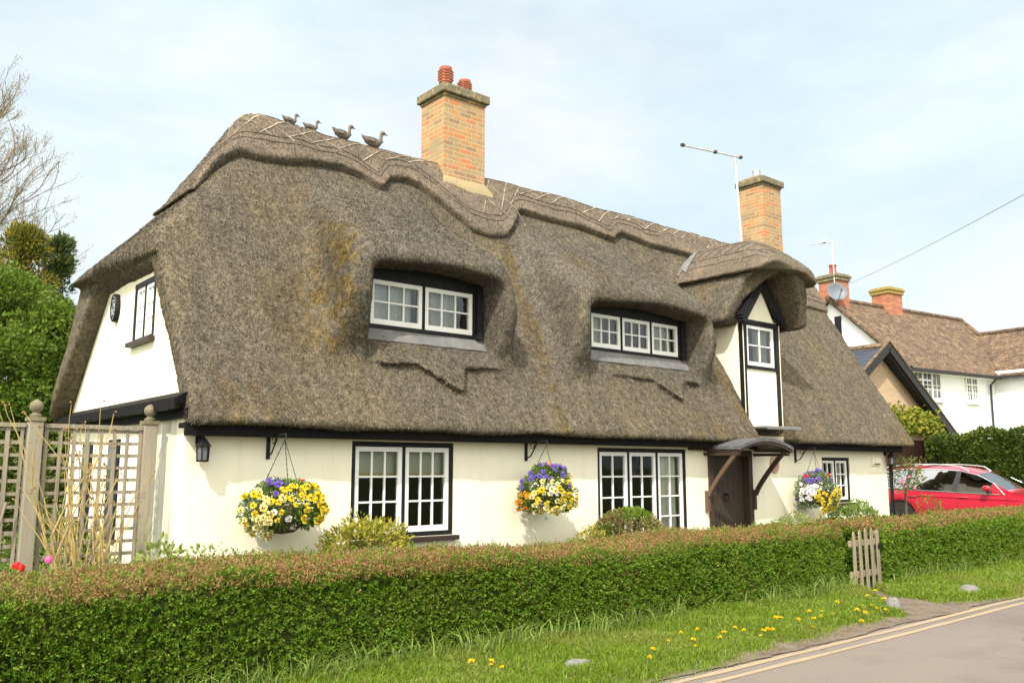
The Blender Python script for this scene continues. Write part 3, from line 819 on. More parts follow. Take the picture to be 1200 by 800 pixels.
while yy < 13.1:
    mb.box(2.755, 2.77, yy, yy + .15, 2.21 + rnd.uniform(-.012, .012), 2.31); yy += .158
mb.box(2.87, 2.93, 8.3, 13.1, 2.13, 2.22)
build('pent_roof', mb, 'fascia', COT)
mb = MB(); mb.box(2.86, 16.9, 8.30, 8.34, 1.955, 2.085); mb.box(2.86, 11.9, 8.342, 8.498, 2.03, 2.08); mb.box(13.15, 16.9, 8.342, 8.498, 2.03, 2.08)
mb.box(16.9, 16.94, 8.30, 13.1, 1.955, 2.085)
build('eaves_board', mb, 'fascia', COT)

# windows -------------------------------------------------------------
def window(T, u0, u1, w0, w1, casements, nx, nz, pane='glass', sill=True, name='window', head=.055, side=.05, foot=.05, depth=.10, cloth=None, mull=.035, setback=0.0, uneven=None, hood=False):
    """black outer frame with white casements. T(u, w, d): d points out of the wall"""
    d0 = -.10 - setback; d1 = -setback + .012
    mb = MB(T)
    mb.box(u0, u1, w1 - head, w1, d0, d1); mb.box(u0, u1, w0, w0 + foot, d0, d1 - .002)
    mb.box(u0, u0 + side, w0 + foot, w1 - head, d0, d1 - .001); mb.box(u1 - side, u1, w0 + foot, w1 - head, d0, d1 - .001)
    a, b, c, d = u0 + side, u1 - side, w0 + foot, w1 - head
    cw = (b - a - mull * (casements - 1)) / casements
    for k in range(1, casements): mb.box(a + k * cw + (k - 1) * mull, a + k * cw + k * mull, c, d, d0, d1 - .006)
    wn = build(name, mb, 'black_paint', COT)
    for k in range(casements):
        x0 = a + k * (cw + mull) + .004; x1 = x0 + cw - .008; z0, z1 = c + .004, d - .004
        fr = .052 if cw > .42 else .042; bar = .020
        cb = MB(T); e0, e1 = -setback - .055, -setback - .004
        cb.box(x0, x1, z1 - fr, z1, e0, e1); cb.box(x0, x1, z0, z0 + fr * 1.25, e0, e1)
        cb.box(x0, x0 + fr, z0 + fr * 1.25, z1 - fr, e0, e1); cb.box(x1 - fr, x1, z0 + fr * 1.25, z1 - fr, e0, e1)
        ia, ib, ic, id_ = x0 + fr, x1 - fr, z0 + fr * 1.25, z1 - fr
        for i in range(1, nx):
            q = ia + (ib - ia) * i / nx; cb.box(q - bar / 2, q + bar / 2, ic, id_, e0 + .01, e1 - .008)
        for j in range(1, nz):
            q = ic + (id_ - ic) * j / nz; cb.box(ia, ib, q - bar / 2, q + bar / 2, e0 + .012, e1 - .010)
        build('casement', cb, 'white_paint', wn)
        gb = MB(T); gd = -setback - .034
        for i in range(nx):                    # each pane sits a hair out of true
            for j in range(nz):
                p0, p1 = ia + (ib - ia) * i / nx, ia + (ib - ia) * (i + 1) / nx; q0, q1 = ic + (id_ - ic) * j / nz, ic + (id_ - ic) * (j + 1) / nz
                t1, t2 = rnd.uniform(-.003, .003), rnd.uniform(-.003, .003)
                gb.add([(p0, q0, gd + t1), (p1, q0, gd + t2), (p1, q1, gd + t2), (p0, q1, gd + t1)], [(0, 1, 2, 3)])
        build('glass', gb, pane, wn, recalc=False)
        if cloth and cloth[k]:
            kind = cloth[k]; zb = MB(T); gz = -setback - .13
            if kind == 'blind':
                zz = z1 - (z1 - z0) * .30
                zb.box(x0 - .02, x1 + .02, zz, z1 + .02, gz - .004, gz, 0); zb.box(x0 - .02, x1 + .02, zz - .035, zz, gz - .006, gz + .003, 1)
                build('blind', zb, ['blind', 'blind_edge'], wn)
            else:
                lo, hi = kind; n = 28
                p = [(x0 + (x1 - x0) * (lo + (hi - lo) * i / n), gz + .018 * math.sin(i * 1.3) + .008 * math.sin(i * 2.9)) for i in range(n + 1)]
                vs = [(q[0], z0 - .02, q[1]) for q in p] + [(q[0], z1 + .02, q[1]) for q in p]
                zb.add(vs, [(i, i + 1, n + 2 + i, n + 1 + i) for i in range(n)])
                build('curtain', zb, 'curtain', wn, smooth=60, recalc=False)
    if sill:
        sb = MB(T); sb.box(u0 - .05, u1 + .05, w0 - .055, w0 - .003, -.05, .075)
        build('sill', sb, 'bronze_sill', wn, bevel=.006)
    return wn
window(TF, *W1, 2, 3, 3, pane='glass_low', cloth=['blind', 'blind'], setback=.02)
window(TF, *W3, 3, 2, 5, pane='glass_low', cloth=[None, None, (0, 1)], setback=.02)
window(TF, *W4, 2, 2, 3, pane='glass_low', cloth=[(0, .5), (.4, 1)], setback=.03)
TE = lambda u, w_, d: (u, 8.86 - d, w_)
window(TE, 5.12, 6.72, 3.30, 4.02, 2, 3, 2, sill=False, head=.12, side=.035, foot=.05, cloth=[(0, .9), (.1, .8)])
window(TE, 8.82, 10.86, 3.36, 4.02, 3, 3, 2, sill=False, head=.11, side=.035, foot=.045, cloth=[(0, .62), None, (0, 1)])
TG = lambda u, w_, d: (2.918 - d, u, w_)
window(TG, GW[0], GW[1], GW[2], GW[3], 2, 2, 3, name='gable_window', cloth=[(0, .8), (0, 1)], setback=.0, foot=.03)
# black lining boards above and right of the eyebrow windows, lead aprons below
for e, (u0, u1), w0 in ((EYB[0], (5.12, 6.72), 3.30), (EYB[1], (8.82, 10.86), 3.36)):
    mb = MB(); mb.box(u0 - .03, u1 + .13, 8.874, 8.90, 4.0, 4.10); mb.box(u1 + .003, u1 + .09, 8.80, 8.872, w0, 4.06)
    build('lining_board', mb, 'black_paint', COT)
    mb = MB(); n = 14; ptop = []; pbot = []
    for i in range(n + 1):
        x = u0 - .05 + (u1 - u0 + .30) * i / n
        ptop.append((x - (.0 if i < n else .12), 8.862, w0 + .004)); yb_ = 8.735 + .012 * math.sin(i * 1.7)
        yq = 8.765 + (w0 - 3.30) * .5; pbot.append((x, yq, EZ + (yq - EY) * 1.611 + .05 + .004 * math.sin(i * 2.3)))
    vs = ptop + pbot; mb.add(vs, [(i, i + 1, n + 2 + i, n + 1 + i) for i in range(n)])
    mb.add([(p[0], p[1] + .01, p[2] - .012) for p in pbot] + pbot, [(i, i + 1, n + 2 + i, n + 1 + i) for i in range(n)])
    build('lead_apron', mb, 'lead', COT, smooth=50, recalc=False)

# dormer ---------------------------------------------------------------
DX0, DX1 = 12.03, 13.09
mb = MB(); TD = lambda u, w_, d: (u, 8.5 - d, w_)
DW = (12.145, 12.985, 3.34, 4.06)
wall_with_holes(mb, TD, DX0 + .09, DX1 - .09, 2.32, 4.06, [DW], .10)
mb.add([TD(DX0 + .06, 4.06, 0), TD(DX1 - .06, 4.06, 0), TD(XD, 4.80, 0)], [(0, 1, 2)])
mb.add([(12.035, 8.46, 2.3), (12.035, 9.6, 2.3), (12.035, 9.6, 4.25), (12.035, 8.46, 4.25)], [(0, 1, 2, 3)])
mb.add([(13.085, 8.46, 2.3), (13.085, 9.6, 2.3), (13.085, 9.6, 4.25), (13.085, 8.46, 4.25)], [(3, 2, 1, 0)])
dorm = build('dormer', mb, 'wall', COT, recalc=False)
mb = MB(TD)
mb.box(DX0, DX0 + .095, 2.32, 4.12, -.06, .022); mb.box(DX1 - .095, DX1, 2.32, 4.12, -.06, .022)
mb.box(DX0 + .096, DX1 - .096, 4.055, 4.13, -.06, .020); mb.box(DX0 + .096, DX1 - .096, 3.295, 3.345, -.06, .030)
build('timber_frame', mb, 'black_paint', dorm, bevel=.005)
for s in (-1, 1):
    mb = MB()
    for k, (dy, of) in enumerate(((.10, 0), (.12, .06), (.135, .115))):
        a = Vector((XD, 8.5 - dy / 2, 4.90 - of * .9)); b = Vector((XD + s * .615, 8.5 - dy / 2, 4.90 - .75 - of * .9))
        mb.bar(a, b, dy - .004 * k, .075, up=(0, 1, 0) if False else (0, 0, 1))
    build('bargeboard', mb, 'black_paint', dorm)
wn = window(TD, DW[0], DW[1], DW[2], DW[3], 1, 2, 2, sill=False, head=.02, side=.02, foot=.012, cloth=[(.45, 1)], setback=.0, name='dormer_window')
mb = MB(); mb.box(12.05, 12.98, 8.10, 8.52, 2.285, 2.325); mb.box(12.05, 12.98, 8.05, 8.10, 2.262, 2.318)
build('dormer_ledge', mb, 'lead', COT, bevel=.012)
# lead saddle where the hood meets the big slope
mb = MB(); na, nb_ = 8, 10; vs = []
for i in range(na + 1):
    for j in range(nb_ + 1):
        p, n = drop(12.12 + (i / na) * .40 - .16 * j / nb_, 9.88 - .34 * j / nb_ + .06 * i / na, .022)
        vs.append(p)
mb.add(vs, [(i * (nb_ + 1) + j, i * (nb_ + 1) + j + 1, (i + 1) * (nb_ + 1) + j + 1, (i + 1) * (nb_ + 1) + j) for i in range(na) for j in range(nb_)])
build('lead_saddle', mb, 'lead', COT, smooth=60, recalc=False)

# door and porch -------------------------------------------------------
mb = MB()
for k in range(7):
    x0 = DO[0] + .11 + k * .133; mb.box(x0, x0 + .128, 8.60 + .002 * (k % 2), 8.65, .03, 1.83)
mb.box(DO[0] + .10, DO[1] - .10, 8.65, 8.68, .03, 1.83)
door = build('front_door', mb, 'oak', COT, bevel=.006)
mb = MB(); mb.box(DO[0], DO[0] + .10, 8.47, 8.7, .0, 1.93); mb.box(DO[1] - .10, DO[1], 8.47, 8.7, .0, 1.93); mb.box(DO[0] + .10, DO[1] - .10, 8.475, 8.7, 1.83, 1.93)
build('door_frame', mb, 'oak', door, bevel=.008)
mb = MB(); mb.tube([(11.58 + .05 * math.cos(a), 8.575, 1.18 + .05 * math.sin(a)) for a in np.linspace(0, 2 * PI, 17)], .008, 6, 0); mb.lathe([(.02, 0), (.03, .01), (.012, .02)], (11.58, 8.58, 1.23), 10)
build('door_knocker', mb, 'iron', door)
mb = MB(); n = 12; PX0, PX1 = 10.90, 12.32; rings = []
for i in range(n + 1):
    t = i / n; x = PX0 + (PX1 - PX0) * t; z = 1.975 + .135 * math.sin(PI * t) ** .9
    rings.append([(x, 7.80, z), (x, 8.50, z + .015), (x, 8.50, z - .035), (x, 7.80, z - .05)])
mb.loft(rings)
por = build('porch_canopy', mb, 'lead_dark', COT, smooth=40)
mb = MB(); rings = []
for i in range(n + 1):
    t = i / n; x = PX0 + .02 + (PX1 - PX0 - .04) * t; z = 1.975 + .135 * math.sin(PI * t) ** .9 - .052
    rings.append([(x, 7.815, z), (x, 8.497, z + .013), (x, 8.497, z - .015), (x, 7.86, z - .035), (x, 7.815, z - .035)])
mb.loft(rings); mb.box(PX0 + .02, PX0 + .09, 7.862, 8.496, 1.84, 1.885); mb.box(PX1 - .09, PX1 - .02, 7.862, 8.496, 1.84, 1.885)
mb.box(10.55, PX0 + .018, 8.40, 8.498, 1.92, 2.0)
build('canopy_frame', mb, 'oak', por)
for s, xx in ((0, PX0 + .055), (1, PX1 - .055 - .10)):
    mb = MB(); pts = []
    for i in range(9):
        t = i / 8; pts.append((xx, 8.44 - .56 * t ** 1.12, 1.22 + .68 * t ** .92))
    for i in range(8): mb.bar(pts[i], pts[i + 1], .06, .055, up=(1, 0, 0))
    mb.box(xx - .032, xx + .032, 8.44, 8.499, .98, 1.30)
    build('canopy_bracket', mb, 'oak_pale' if s == 0 else 'oak', por, label='paler brown curved bracket' if s == 0 else 'dark brown curved bracket')

# small things fixed to the walls
mb = MB(lambda u, w_, d: (12.81 + u, 8.5 - d, 1.71 + w_)); n = 24
ring = lambda r, d: [(r * .125 * math.cos(2 * PI * i / n), r * .15 * math.sin(2 * PI * i / n), d) for i in range(n)]
mb.loft([ring(1, -.01), ring(1, .022), ring(.9, .03), ring(.86, .022), ring(.1, .022)])
for k in range(5):                                           # the raised relief on the clay oval
    mb.tube([(-.07 + .03 * k + .01 * math.sin(k * 2 + i), -.08 + .02 * i + .01 * (k % 2), .026) for i in range(8)], .006, 4)
build('wall_plaque', mb, 'plaque_clay', COT, smooth=50)
mb = MB(lambda u, w_, d: (2.914 - d, 11.07 + u, 3.58 + w_))
ring = lambda r, d: [(r * .115 * math.cos(2 * PI * i / n), r * .175 * math.sin(2 * PI * i / n), d) for i in range(n)]
mb.loft([ring(1, 0), ring(1, .05), ring(.92, .06), ring(.84, .05)], 0); mb.loft([ring(.82, .052), ring(.5, .056), ring(.05, .06)], 1)
for i in range(12):
    a = 2 * PI * i / 12; mb.tube([(.07 * math.cos(a), .105 * math.sin(a), .062), (.088 * math.cos(a), .135 * math.sin(a), .062)], .006, 4, 0)
mb.tube([(-.05, -.02, .066), (0, .0, .066), (.02, .08, .066)], .007, 4, 0)
build('oval_wall_plate', mb, ['black_paint', 'steel'], COT, smooth=50)
mb = MB(); mb.box(16.05, 16.38, 8.46, 8.498, 1.70, 1.84); mb.box(16.10, 16.32, 8.452, 8.459, 1.715, 1.735, 1)
build('wall_vent', mb, ['wall', 'plastic_dark'], COT, bevel=.004)
mb = MB(); mb.tube([(16.70, 8.36, 2.0), (16.70, 8.44, 1.9), (16.70, 8.45, .0)], .034, 10)
build('downpipe', mb, 'black_paint', COT, smooth=60)

# chimneys ---------------------------------------------------------------
def chimney(x0, x1, y0, y1, zb, zt, label, pots, mortarpad=True):
    mb = MB(); mb.box(x0, x1, y0, y1, zb, zt - .25)
    ch = build('chimney', mb, 'brick', COT, label=label)
    cb = MB(); cb.box(x0 - .02, x1 + .02, y0 - .02, y1 + .02, zt - .25, zt - .20); cb.box(x0 - .065, x1 + .065, y0 - .065, y1 + .065, zt - .199, zt - .06)
    cb.add([(x0 - .05, y0 - .05, zt - .06), (x1 + .05, y0 - .05, zt - .06), (x1 + .05, y1 + .05, zt - .06), (x0 - .05, y1 + .05, zt - .06),
            (x0 + .10, y0 + .10, zt + .03), (x1 - .10, y0 + .10, zt + .03), (x1 - .10, y1 - .10, zt + .03), (x0 + .10, y1 - .10, zt + .03)],
           [(0, 1, 5, 4), (1, 2, 6, 5), (2, 3, 7, 6), (3, 0, 4, 7), (4, 5, 6, 7)])
    build('chimney_cap', cb, 'stone_cap', ch, bevel=.018)
    for kind, px, py, pz, r, h in pots:
        pb = MB()
        if kind == 'clay':
            pb.lathe([(r * .86, 0), (r * .86, h * .16), (r, h * .18), (r, h * .30)], (px, py, pz), 20, 0)
            k = 4
            for j in range(k):
                zz = h * (.30 + .15 * j); pb.lathe([(r * .93, zz), (r * .93, zz + h * .07)], (px, py, pz), 20, 1); pb.lathe([(r, zz + h * .07), (r, zz + h * .155)], (px, py, pz), 20, 0)
                for q in range(8):
                    a = 2 * PI * q / 8 + .2; pb.box(px + r * math.cos(a) - .018, px + r * math.cos(a) + .018, py + r * math.sin(a) - .018, py + r * math.sin(a) + .018, pz + zz, pz + zz + h * .075, 0)
            pb.lathe([(r, h * .90), (r * .97, h), (r * .5, h * 1.01)], (px, py, pz), 20, 0)
            build('chimney_pot', pb, ['terracotta', 'plastic_dark'], ch, smooth=35)
        else:
            pb.lathe([(r, 0), (r, h), (r * 1.1, h), (r * 1.1, h + .02), (r * .8, h + .02)], (px, py, pz), 16)
            build('flue_pipe', pb, 'steel', ch, smooth=35)
    return ch
c1 = chimney(7.32, 8.11, 10.46, 11.10, 5.5, 7.64, 'broad chimney with two clay pots', [('clay', 7.48, 10.67, 7.65, .105, .31), ('clay', 7.90, 10.73, 7.65, .10, .24)])
mb = MB(); rings = []
for k, (o, z) in enumerate(((.10, 5.75), (.075, 5.95), (.035, 6.04), (.004, 6.10))):
    x0, x1, y0, y1 = 7.32 - o * .8, 8.11 + o * 1.5, 10.46 - o, 11.10 + o; m_ = 6; r_ = []
    for i in range(m_): r_.append((x0 + (x1 - x0) * i / m_, y0, z + .05 * (vnoise(np.array([[i * .9, k, 0.]]), 5)[0] - .5)))
    for i in range(m_): r_.append((x1, y0 + (y1 - y0) * i / m_, z))
    for i in range(m_): r_.append((x1 - (x1 - x0) * i / m_, y1, z))
    for i in range(m_): r_.append((x0, y1 - (y1 - y0) * i / m_, z))
    rings.append(r_)
mb.loft(rings); build('mortar_skirt', mb, 'mortar', c1, smooth=60)
c2 = chimney(15.55, 16.22, 10.30, 10.90, 5.3, 7.93, 'narrow chimney with a short steel flue', [('steel', 15.82, 10.62, 7.93, .085, .17)])

# ------------------------------------------------------------------ ground, road, verge
def structure(o): o['kind'] = 'structure'; return o
def groundmat():
    m, nt, bs = newmat('turf_and_soil')
    co = nt.coord()
    c = nt.mix(nt.rng(nt.noise(co, 1.7, 5), .4, .65), (.085, .125, .022), (.125, .165, .035))
    c = nt.mix(nt.rng(nt.noise(co, 14, 5, .7), .48, .68), c, (.05, .065, .016))
    setc(nt, bs, c); bs.inputs['Roughness'].default_value = 1.0
    nt.link(nt.bump(nt.noise(co, 24, 5), .8, .05), bs.inputs['Normal'])
    return m
M['turf'] = groundmat()
def roadmat():
    m, nt, bs = newmat('worn_asphalt')
    co = nt.coord()
    c = nt.mix(nt.rng(nt.noise(co, 130, 3, .7), .35, .68), (.125, .103, .09), (.25, .21, .18))
    c = nt.mix(nt.rng(nt.noise(nt.coord((.22, 1, 1)), 1.3, 5), .42, .66, 0, .6), c, (.205, .17, .145))
    c = nt.mix(nt.rng(nt.noise(co, .8, 6, .65), .50, .72, 0, .6), c, (.115, .097, .085))
    c = nt.mix(nt.rng(nt.noise(nt.coord((.5, 1, 1)), .35, 3), .52, .54, 0, .35), c, (.16, .135, .12))
    c = nt.mix(nt.rng(nt.noise(co, 60, 2, .5), .66, .72, 0, .7), c, (.36, .31, .26))
    vo = nt.new('ShaderNodeTexVoronoi', feature='DISTANCE_TO_EDGE'); vo.inputs['Scale'].default_value = .8
    mixv = nt.new('ShaderNodeMix', data_type='VECTOR'); mixv.inputs[0].default_value = .12
    nz = nt.new('ShaderNodeTexNoise'); nz.inputs['Scale'].default_value = 2.5; nt.link(co, nz.inputs['Vector'])
    nt.link(co, mixv.inputs[4]); nt.link(nz.outputs['Color'], mixv.inputs[5]); nt.link(mixv.outputs[1], vo.inputs['Vector'])
    crack = nt.rng(vo.outputs['Distance'], .0, .012, 1, 0)
    c = nt.mix(nt.math('MULTIPLY', crack, nt.rng(nt.noise(co, .6, 2), .5, .6, 0, .55)), c, (.05, .045, .04))
    setc(nt, bs, c); bs.inputs['Roughness'].default_value = .85; bs.inputs['Specular IOR Level'].default_value = .3
    nt.link(nt.bump(nt.noise(co, 120, 3, .7), .5, .008), bs.inputs['Normal'])
    return m
M['road'] = roadmat()
def linemat():
    m, nt, bs = newmat('worn_yellow_paint')
    co = nt.coord()
    wear = nt.rng(nt.noise(co, 26, 6, .75), .41, .60)
    c = nt.mix(nt.math('MULTIPLY', wear, nt.rng(nt.noise(co, 1.4, 3), .35, .7, .35, 1.0)), (.36, .265, .15), (.22, .185, .155))
    setc(nt, bs, c); bs.inputs['Roughness'].default_value = .8
    nt.link(nt.bump(nt.noise(co, 120, 3), .4, .006), bs.inputs['Normal'])
    return m
M['yellow_line'] = linemat()
M['dirt'] = simple('gritty_soil', (.155, .118, .086), .95, layers=((5, (.10, .075, .052), .45, .65), (45, (.29, .24, .19), .58, .72)), bump=(40, .7, .02))

def grid_sheet(name, xs, ys, zf, mat, smooth=True):
    X, Y = np.meshgrid(xs, ys, indexing='ij'); Z = zf(X, Y)
    V = np.stack([X, Y, Z], -1).reshape(-1, 3); nx, ny = len(xs), len(ys)
    i = np.arange(nx - 1)[:, None] * ny + np.arange(ny - 1)[None]
    F = np.stack([i, i + ny, i + ny + 1, i + 1], -1).reshape(-1, 4)
    return structure(npbuild(name, V, F, mat, smooth=smooth))
E_ = np.concatenate([[-900, -400, -150, -60, -30], np.arange(-20, 60.1, 2), [80, 120, 200, 400, 900]])
def gz_(X, Y):
    return -.05 + .16 * np.clip((Y - 6.6) / 2, 0, 1) + .012 * np.clip(Y - 9, 0, 25)
grid_sheet('ground', E_, np.concatenate([[-900, -400, -100, -30, -8], np.arange(-4, 9, .5), np.arange(9, 60, 3), [80, 150, 400, 900]]), gz_, 'turf')
xs = np.arange(-20, 80, .5)
grid_sheet('road', xs, np.array([-2.6, -1, 0.5, 2, 3.2, 3.9, 4.72]), lambda X, Y: 0 * X + .0 - .012 * np.clip(Y - 3.2, 0, 2) * 0, 'road')
def line_strip(y0, y1, name):
    xs = np.arange(-6, 60, .10)
    j = (vnoise(np.stack([xs * 3, xs * 0 + y0 * 7, xs * 0], 1), 8) - .5) * .018; j2 = (vnoise(np.stack([xs * 3, xs * 0 + y1 * 9, xs * 0], 1), 6) - .5) * .018
    wob = (vnoise(np.stack([xs * .25, xs * 0, xs * 0], 1), 3) - .5) * .05
    V = np.concatenate([np.stack([xs, y0 + j + wob, xs * 0 + .004], 1), np.stack([xs, y1 + j2 + wob, xs * 0 + .004], 1)]); n = len(xs)
    i = np.arange(n - 1); F = np.stack([i, i + 1, n + i + 1, n + i], 1)
    structure(npbuild(name, V, F, 'yellow_line'))
line_strip(4.37, 4.44, 'road_line'); line_strip(4.545, 4.615, 'road_line')
def edge(x):                      # where the turf ends on the road side
    x = np.asarray(x, float)
    P = np.stack([x * .9, x * 0, x * 0], -1)
    e = 4.81 + (vnoise(P, 2) - .5) * .22 + (vnoise(P * 4, 3) - .5) * .09 + (vnoise(P * 13, 4) - .5) * .05
    return e - .14 * np.clip((x - 10.8) / 1, 0, 1) - .14 * np.clip((6.5 - x) / 2, 0, 1)
def dirt_z(X, Y): return .008 + .02 * np.clip((Y - 4.5) / .4, 0, 1) + (vnoise(np.stack([X * 9, Y * 9, X * 0], -1), 5) - .5) * .012
def dirt_edge(x): return 4.66 + (vnoise(np.stack([x * 1.7, x * 0, x * 0], -1), 12) - .5) * .07 + (vnoise(np.stack([x * 9, x * 0, x * 0], -1), 13) - .5) * .04
xs = np.arange(-4, 40, .08); ts = np.linspace(0, 1, 14)
X, Tt = np.meshgrid(xs, ts, indexing='ij'); Y = dirt_edge(X) + (6.75 - dirt_edge(X)) * Tt
Z = dirt_z(X, Y) * np.clip(Tt * 8, 0.6, 1)
i = np.arange(len(xs) - 1)[:, None] * 14 + np.arange(13)[None]
structure(npbuild('dirt_path', np.stack([X, Y, Z], -1).reshape(-1, 3), np.stack([i, i + 14, i + 15, i + 1], -1).reshape(-1, 4), 'dirt', smooth=True))
def pathmask(x, y):                # 1 on the trodden way from the gate to the road
    t = np.clip((6.1 - y) / 1.4, 0, 1); cx = 11.15 - .95 * t ** .9; hw = .20 + .40 * t ** 2
    return np.clip(1.6 - np.abs(x - cx + (vnoise(np.stack([x * 5, y * 5, x * 0], -1), 7) - .5) * .2) / hw, 0, 1)
def verge_z(X, Y):
    k = np.clip((Y - edge(X)) / .18, 0, 1); k = k * k * (3 - 2 * k)
    z = -.02 + k * .075 + (vnoise(np.stack([X * 2.2, Y * 2.2, X * 0], -1), 21) - .5) * .05 * k + .03 * np.clip((Y - 5.3), 0, 1)
    return z - .10 * np.clip(pathmask(X, Y) * 2 - .6, 0, 1)
xs = np.arange(-3, 45, .09); ys = np.arange(4.55, 7.4, .09)
grid_sheet('verge', xs, ys, verge_z, 'turf')

# grass: blades
def blades(P, H, W, lean, rng):
    n = len(P); az = rng.uniform(0, 2 * PI, n); s = np.stack([np.cos(az), np.sin(az), 0 * az], 1)
    d = rng.normal(0, 1, (n, 2)); d = d / np.linalg.norm(d, axis=1, keepdims=True); L = np.concatenate([d * lean[:, None], np.zeros((n, 1))], 1)
    up = np.array([0, 0, 1.0]); H = H[:, None]; W = W[:, None]
    mid = P + up * H * .55 + L * H * .28; tip = P + up * H * np.clip(1 - lean[:, None] * .35, .3, 1) + L * H
    V = np.stack([P - s * W, P + s * W, mid + s * W * .75, mid - s * W * .75, tip], 1).reshape(-1, 3)
    b = np.arange(n) * 5
    return V, np.stack([b, b + 1, b + 2, b + 3], 1), np.stack([b + 3, b + 2, b + 4], 1)
def grass_patch(n, x0, x1, rng, y0=4.6, y1=6.45, hmin=.035, hmax=.085, wid=.0042):
    x = x0 + (x1 - x0) * rng.random(n); y = rng.uniform(y0, y1, n)
    k = (y > edge(x) + rng.normal(0, .05, n)) & (rng.random(n) > pathmask(x, y) * 1.15 - .1)
    x, y = x[k], y[k]
    tall = np.clip((y - 5.55) / .5, 0, 1) + .5 * np.clip((vnoise(np.stack([x * 1.6, y * 1.6, x * 0], 1), 31) - .6) * 3, 0, 1)
    H = rng.uniform(hmin, hmax, len(x)) * (1 + .2 * tall) * (.7 + .6 * vnoise(np.stack([x * 3, y * 3, x * 0], 1), 33))
    P = np.stack([x, y, verge_z(x, y) - .004], 1)
    return blades(P, H, np.full(len(x), wid) * rng.uniform(.7, 1.3, len(x)) * (1 + (x > 9) * .4), rng.uniform(.1, .9, len(x)), rng)
rng = np.random.default_rng(21); Vs = []; Fs = []; ms = []; b = 0
for n, x0, x1 in ((62000, 2.2, 7), (62000, 7, 13), (36000, 13, 26)):
    V, F4, F3 = grass_patch(n, x0, x1, rng)
    r = rng.random(len(F4)) < .045
    Vs.append(V); Fs += [F4 + b, F3 + b]; ms += [r.astype(int), r.astype(int)]; b += len(V)
o = npbuild('grass', np.concatenate(Vs), Fs, ['grass', 'grass_dry'], np.concatenate(ms)); tag(o, 'short bright green grass along the verge', 'grass', kind='stuff')
# long tufts at the hedge foot
Vs = []; Fs = []; b = 0
x = rng.uniform(2.0, 20, 420); x = x[(rng.random(420) < np.clip(vnoise(np.stack([x * 1.1, x * 0, x * 0], 1), 41) * 1.6 - .25, .05, 1))]
x = np.concatenate([x, rng.uniform(2.4, 7.5, 120), rng.uniform(8.8, 10.8, 50)]); x = x[(x < 10.85) | (x > 11.75)]
for cx_ in x:
    k = rng.integers(3, 9); p = np.stack([cx_ + rng.normal(0, .05, k), 6.12 + rng.normal(-.06, .06, k), np.zeros(k) + .03], 1)
    V, F4, F3 = blades(p, rng.uniform(.14, .38, k), rng.uniform(.0045, .0095, k), rng.uniform(.2, 1.1, k), rng)
    Vs.append(V); Fs += [F4 + b, F3 + b]; b += len(V)
o = npbuild('long_grass', np.concatenate(Vs), Fs, ['grass_long']); tag(o, 'long rank grass tufts growing at the foot of the clipped hedge', 'grass', kind='stuff')

# dandelions, each a plant of its own
def dandelion_mesh(seed):
    r = np.random.default_rng(seed); n = 46
    a = r.uniform(0, 2 * PI, n); e = r.uniform(.05, 1.2, n); D = np.stack([np.cos(a) * np.cos(e), np.sin(a) * np.cos(e), np.sin(e)], 1)
    V1, F1 = leaves(np.tile([0, 0, .085], (n, 1)) + D * .004, D, .024, .008, .12, .1, 0, r)
    sb = MB(); sb.tube([(0, 0, 0), (.004, .003, .045), (0, 0, .086)], [.0025, .0022, .0028], 5); sb.lathe([(.002, -.004), (.009, .0), (.008, .004)], (0, 0, .085), 8)
    n2 = 9; a = r.uniform(0, 2 * PI, n2); D2 = np.stack([np.cos(a), np.sin(a), .35 + 0 * a], 1)
    V2, F2 = leaves(np.tile([0, 0, .005], (n2, 1)), D2, .09, .018, .15, .2, 0, r)
    Vb = np.array(sb.v); F4 = np.array([f for f in sb.f if len(f) == 4])
    V = np.concatenate([V1, V2, Vb]); F = [F1, F2 + len(V1), F4 + len(V1) + len(V2)]
    return V, F, np.concatenate([np.zeros(len(F1)), np.ones(len(F2)), np.ones(len(F4))])
DP = [(4.36, 5.49), (4.42, 5.46), (4.33, 5.55), (4.40, 5.53), (6.18, 5.34), (5.82, 5.04), (5.54, 4.95), (6.86, 5.45), (6.61, 5.13), (6.85, 5.14), (8.49, 5.9), (7.43, 5.39), (7.35, 4.97), (7.40, 5.02), (7.51, 5.08),
      (7.91, 5.02), (7.96, 5.05), (8.3, 5.1), (8.35, 4.98), (9.55, 5.37), (8.98, 4.98), (9.03, 5.0), (8.92, 4.95), (9.43, 5.0), (9.48, 5.03), (9.25, 5.15), (9.32, 5.4), (8.96, 5.39), (10.42, 5.28), (10.36, 5.44), (10.30, 5.40), (6.29, 5.0), (6.33, 5.03),
      (6.55, 5.3), (7.05, 5.25), (8.7, 5.25), (9.7, 5.15), (9.9, 5.3), (8.1, 5.3), (7.7, 5.2), (9.62, 5.55), (10.1, 5.5), (8.85, 5.1), (7.2, 5.1)]
protos = []
for s_ in range(3):
    V, F, mi = dandelion_mesh(50 + s_)
    o = npbuild('dandelion', V, F, ['dandelion', 'stem'], mi); protos.append(o)
for k, (x, y) in enumerate(DP):
    o = protos[k] if k < 3 else protos[k % 3].copy()
    if k >= 3: COL.objects.link(o)
    sc = rnd.uniform(.65, 1.1); x += rnd.uniform(-.14, .14); y += rnd.uniform(-.10, .10); o.location = (x, y, float(verge_z(np.array([x]), np.array([y]))[0]) - .01); o.rotation_euler = (rnd.uniform(-.25, .1), rnd.uniform(-.2, .2), rnd.uniform(0, 6)); o.scale = (sc, sc, sc * rnd.uniform(.8, 1.1))
    tag(o, 'yellow dandelion flowering in the verge grass beside the road', 'dandelion', 'dandelions in the verge')

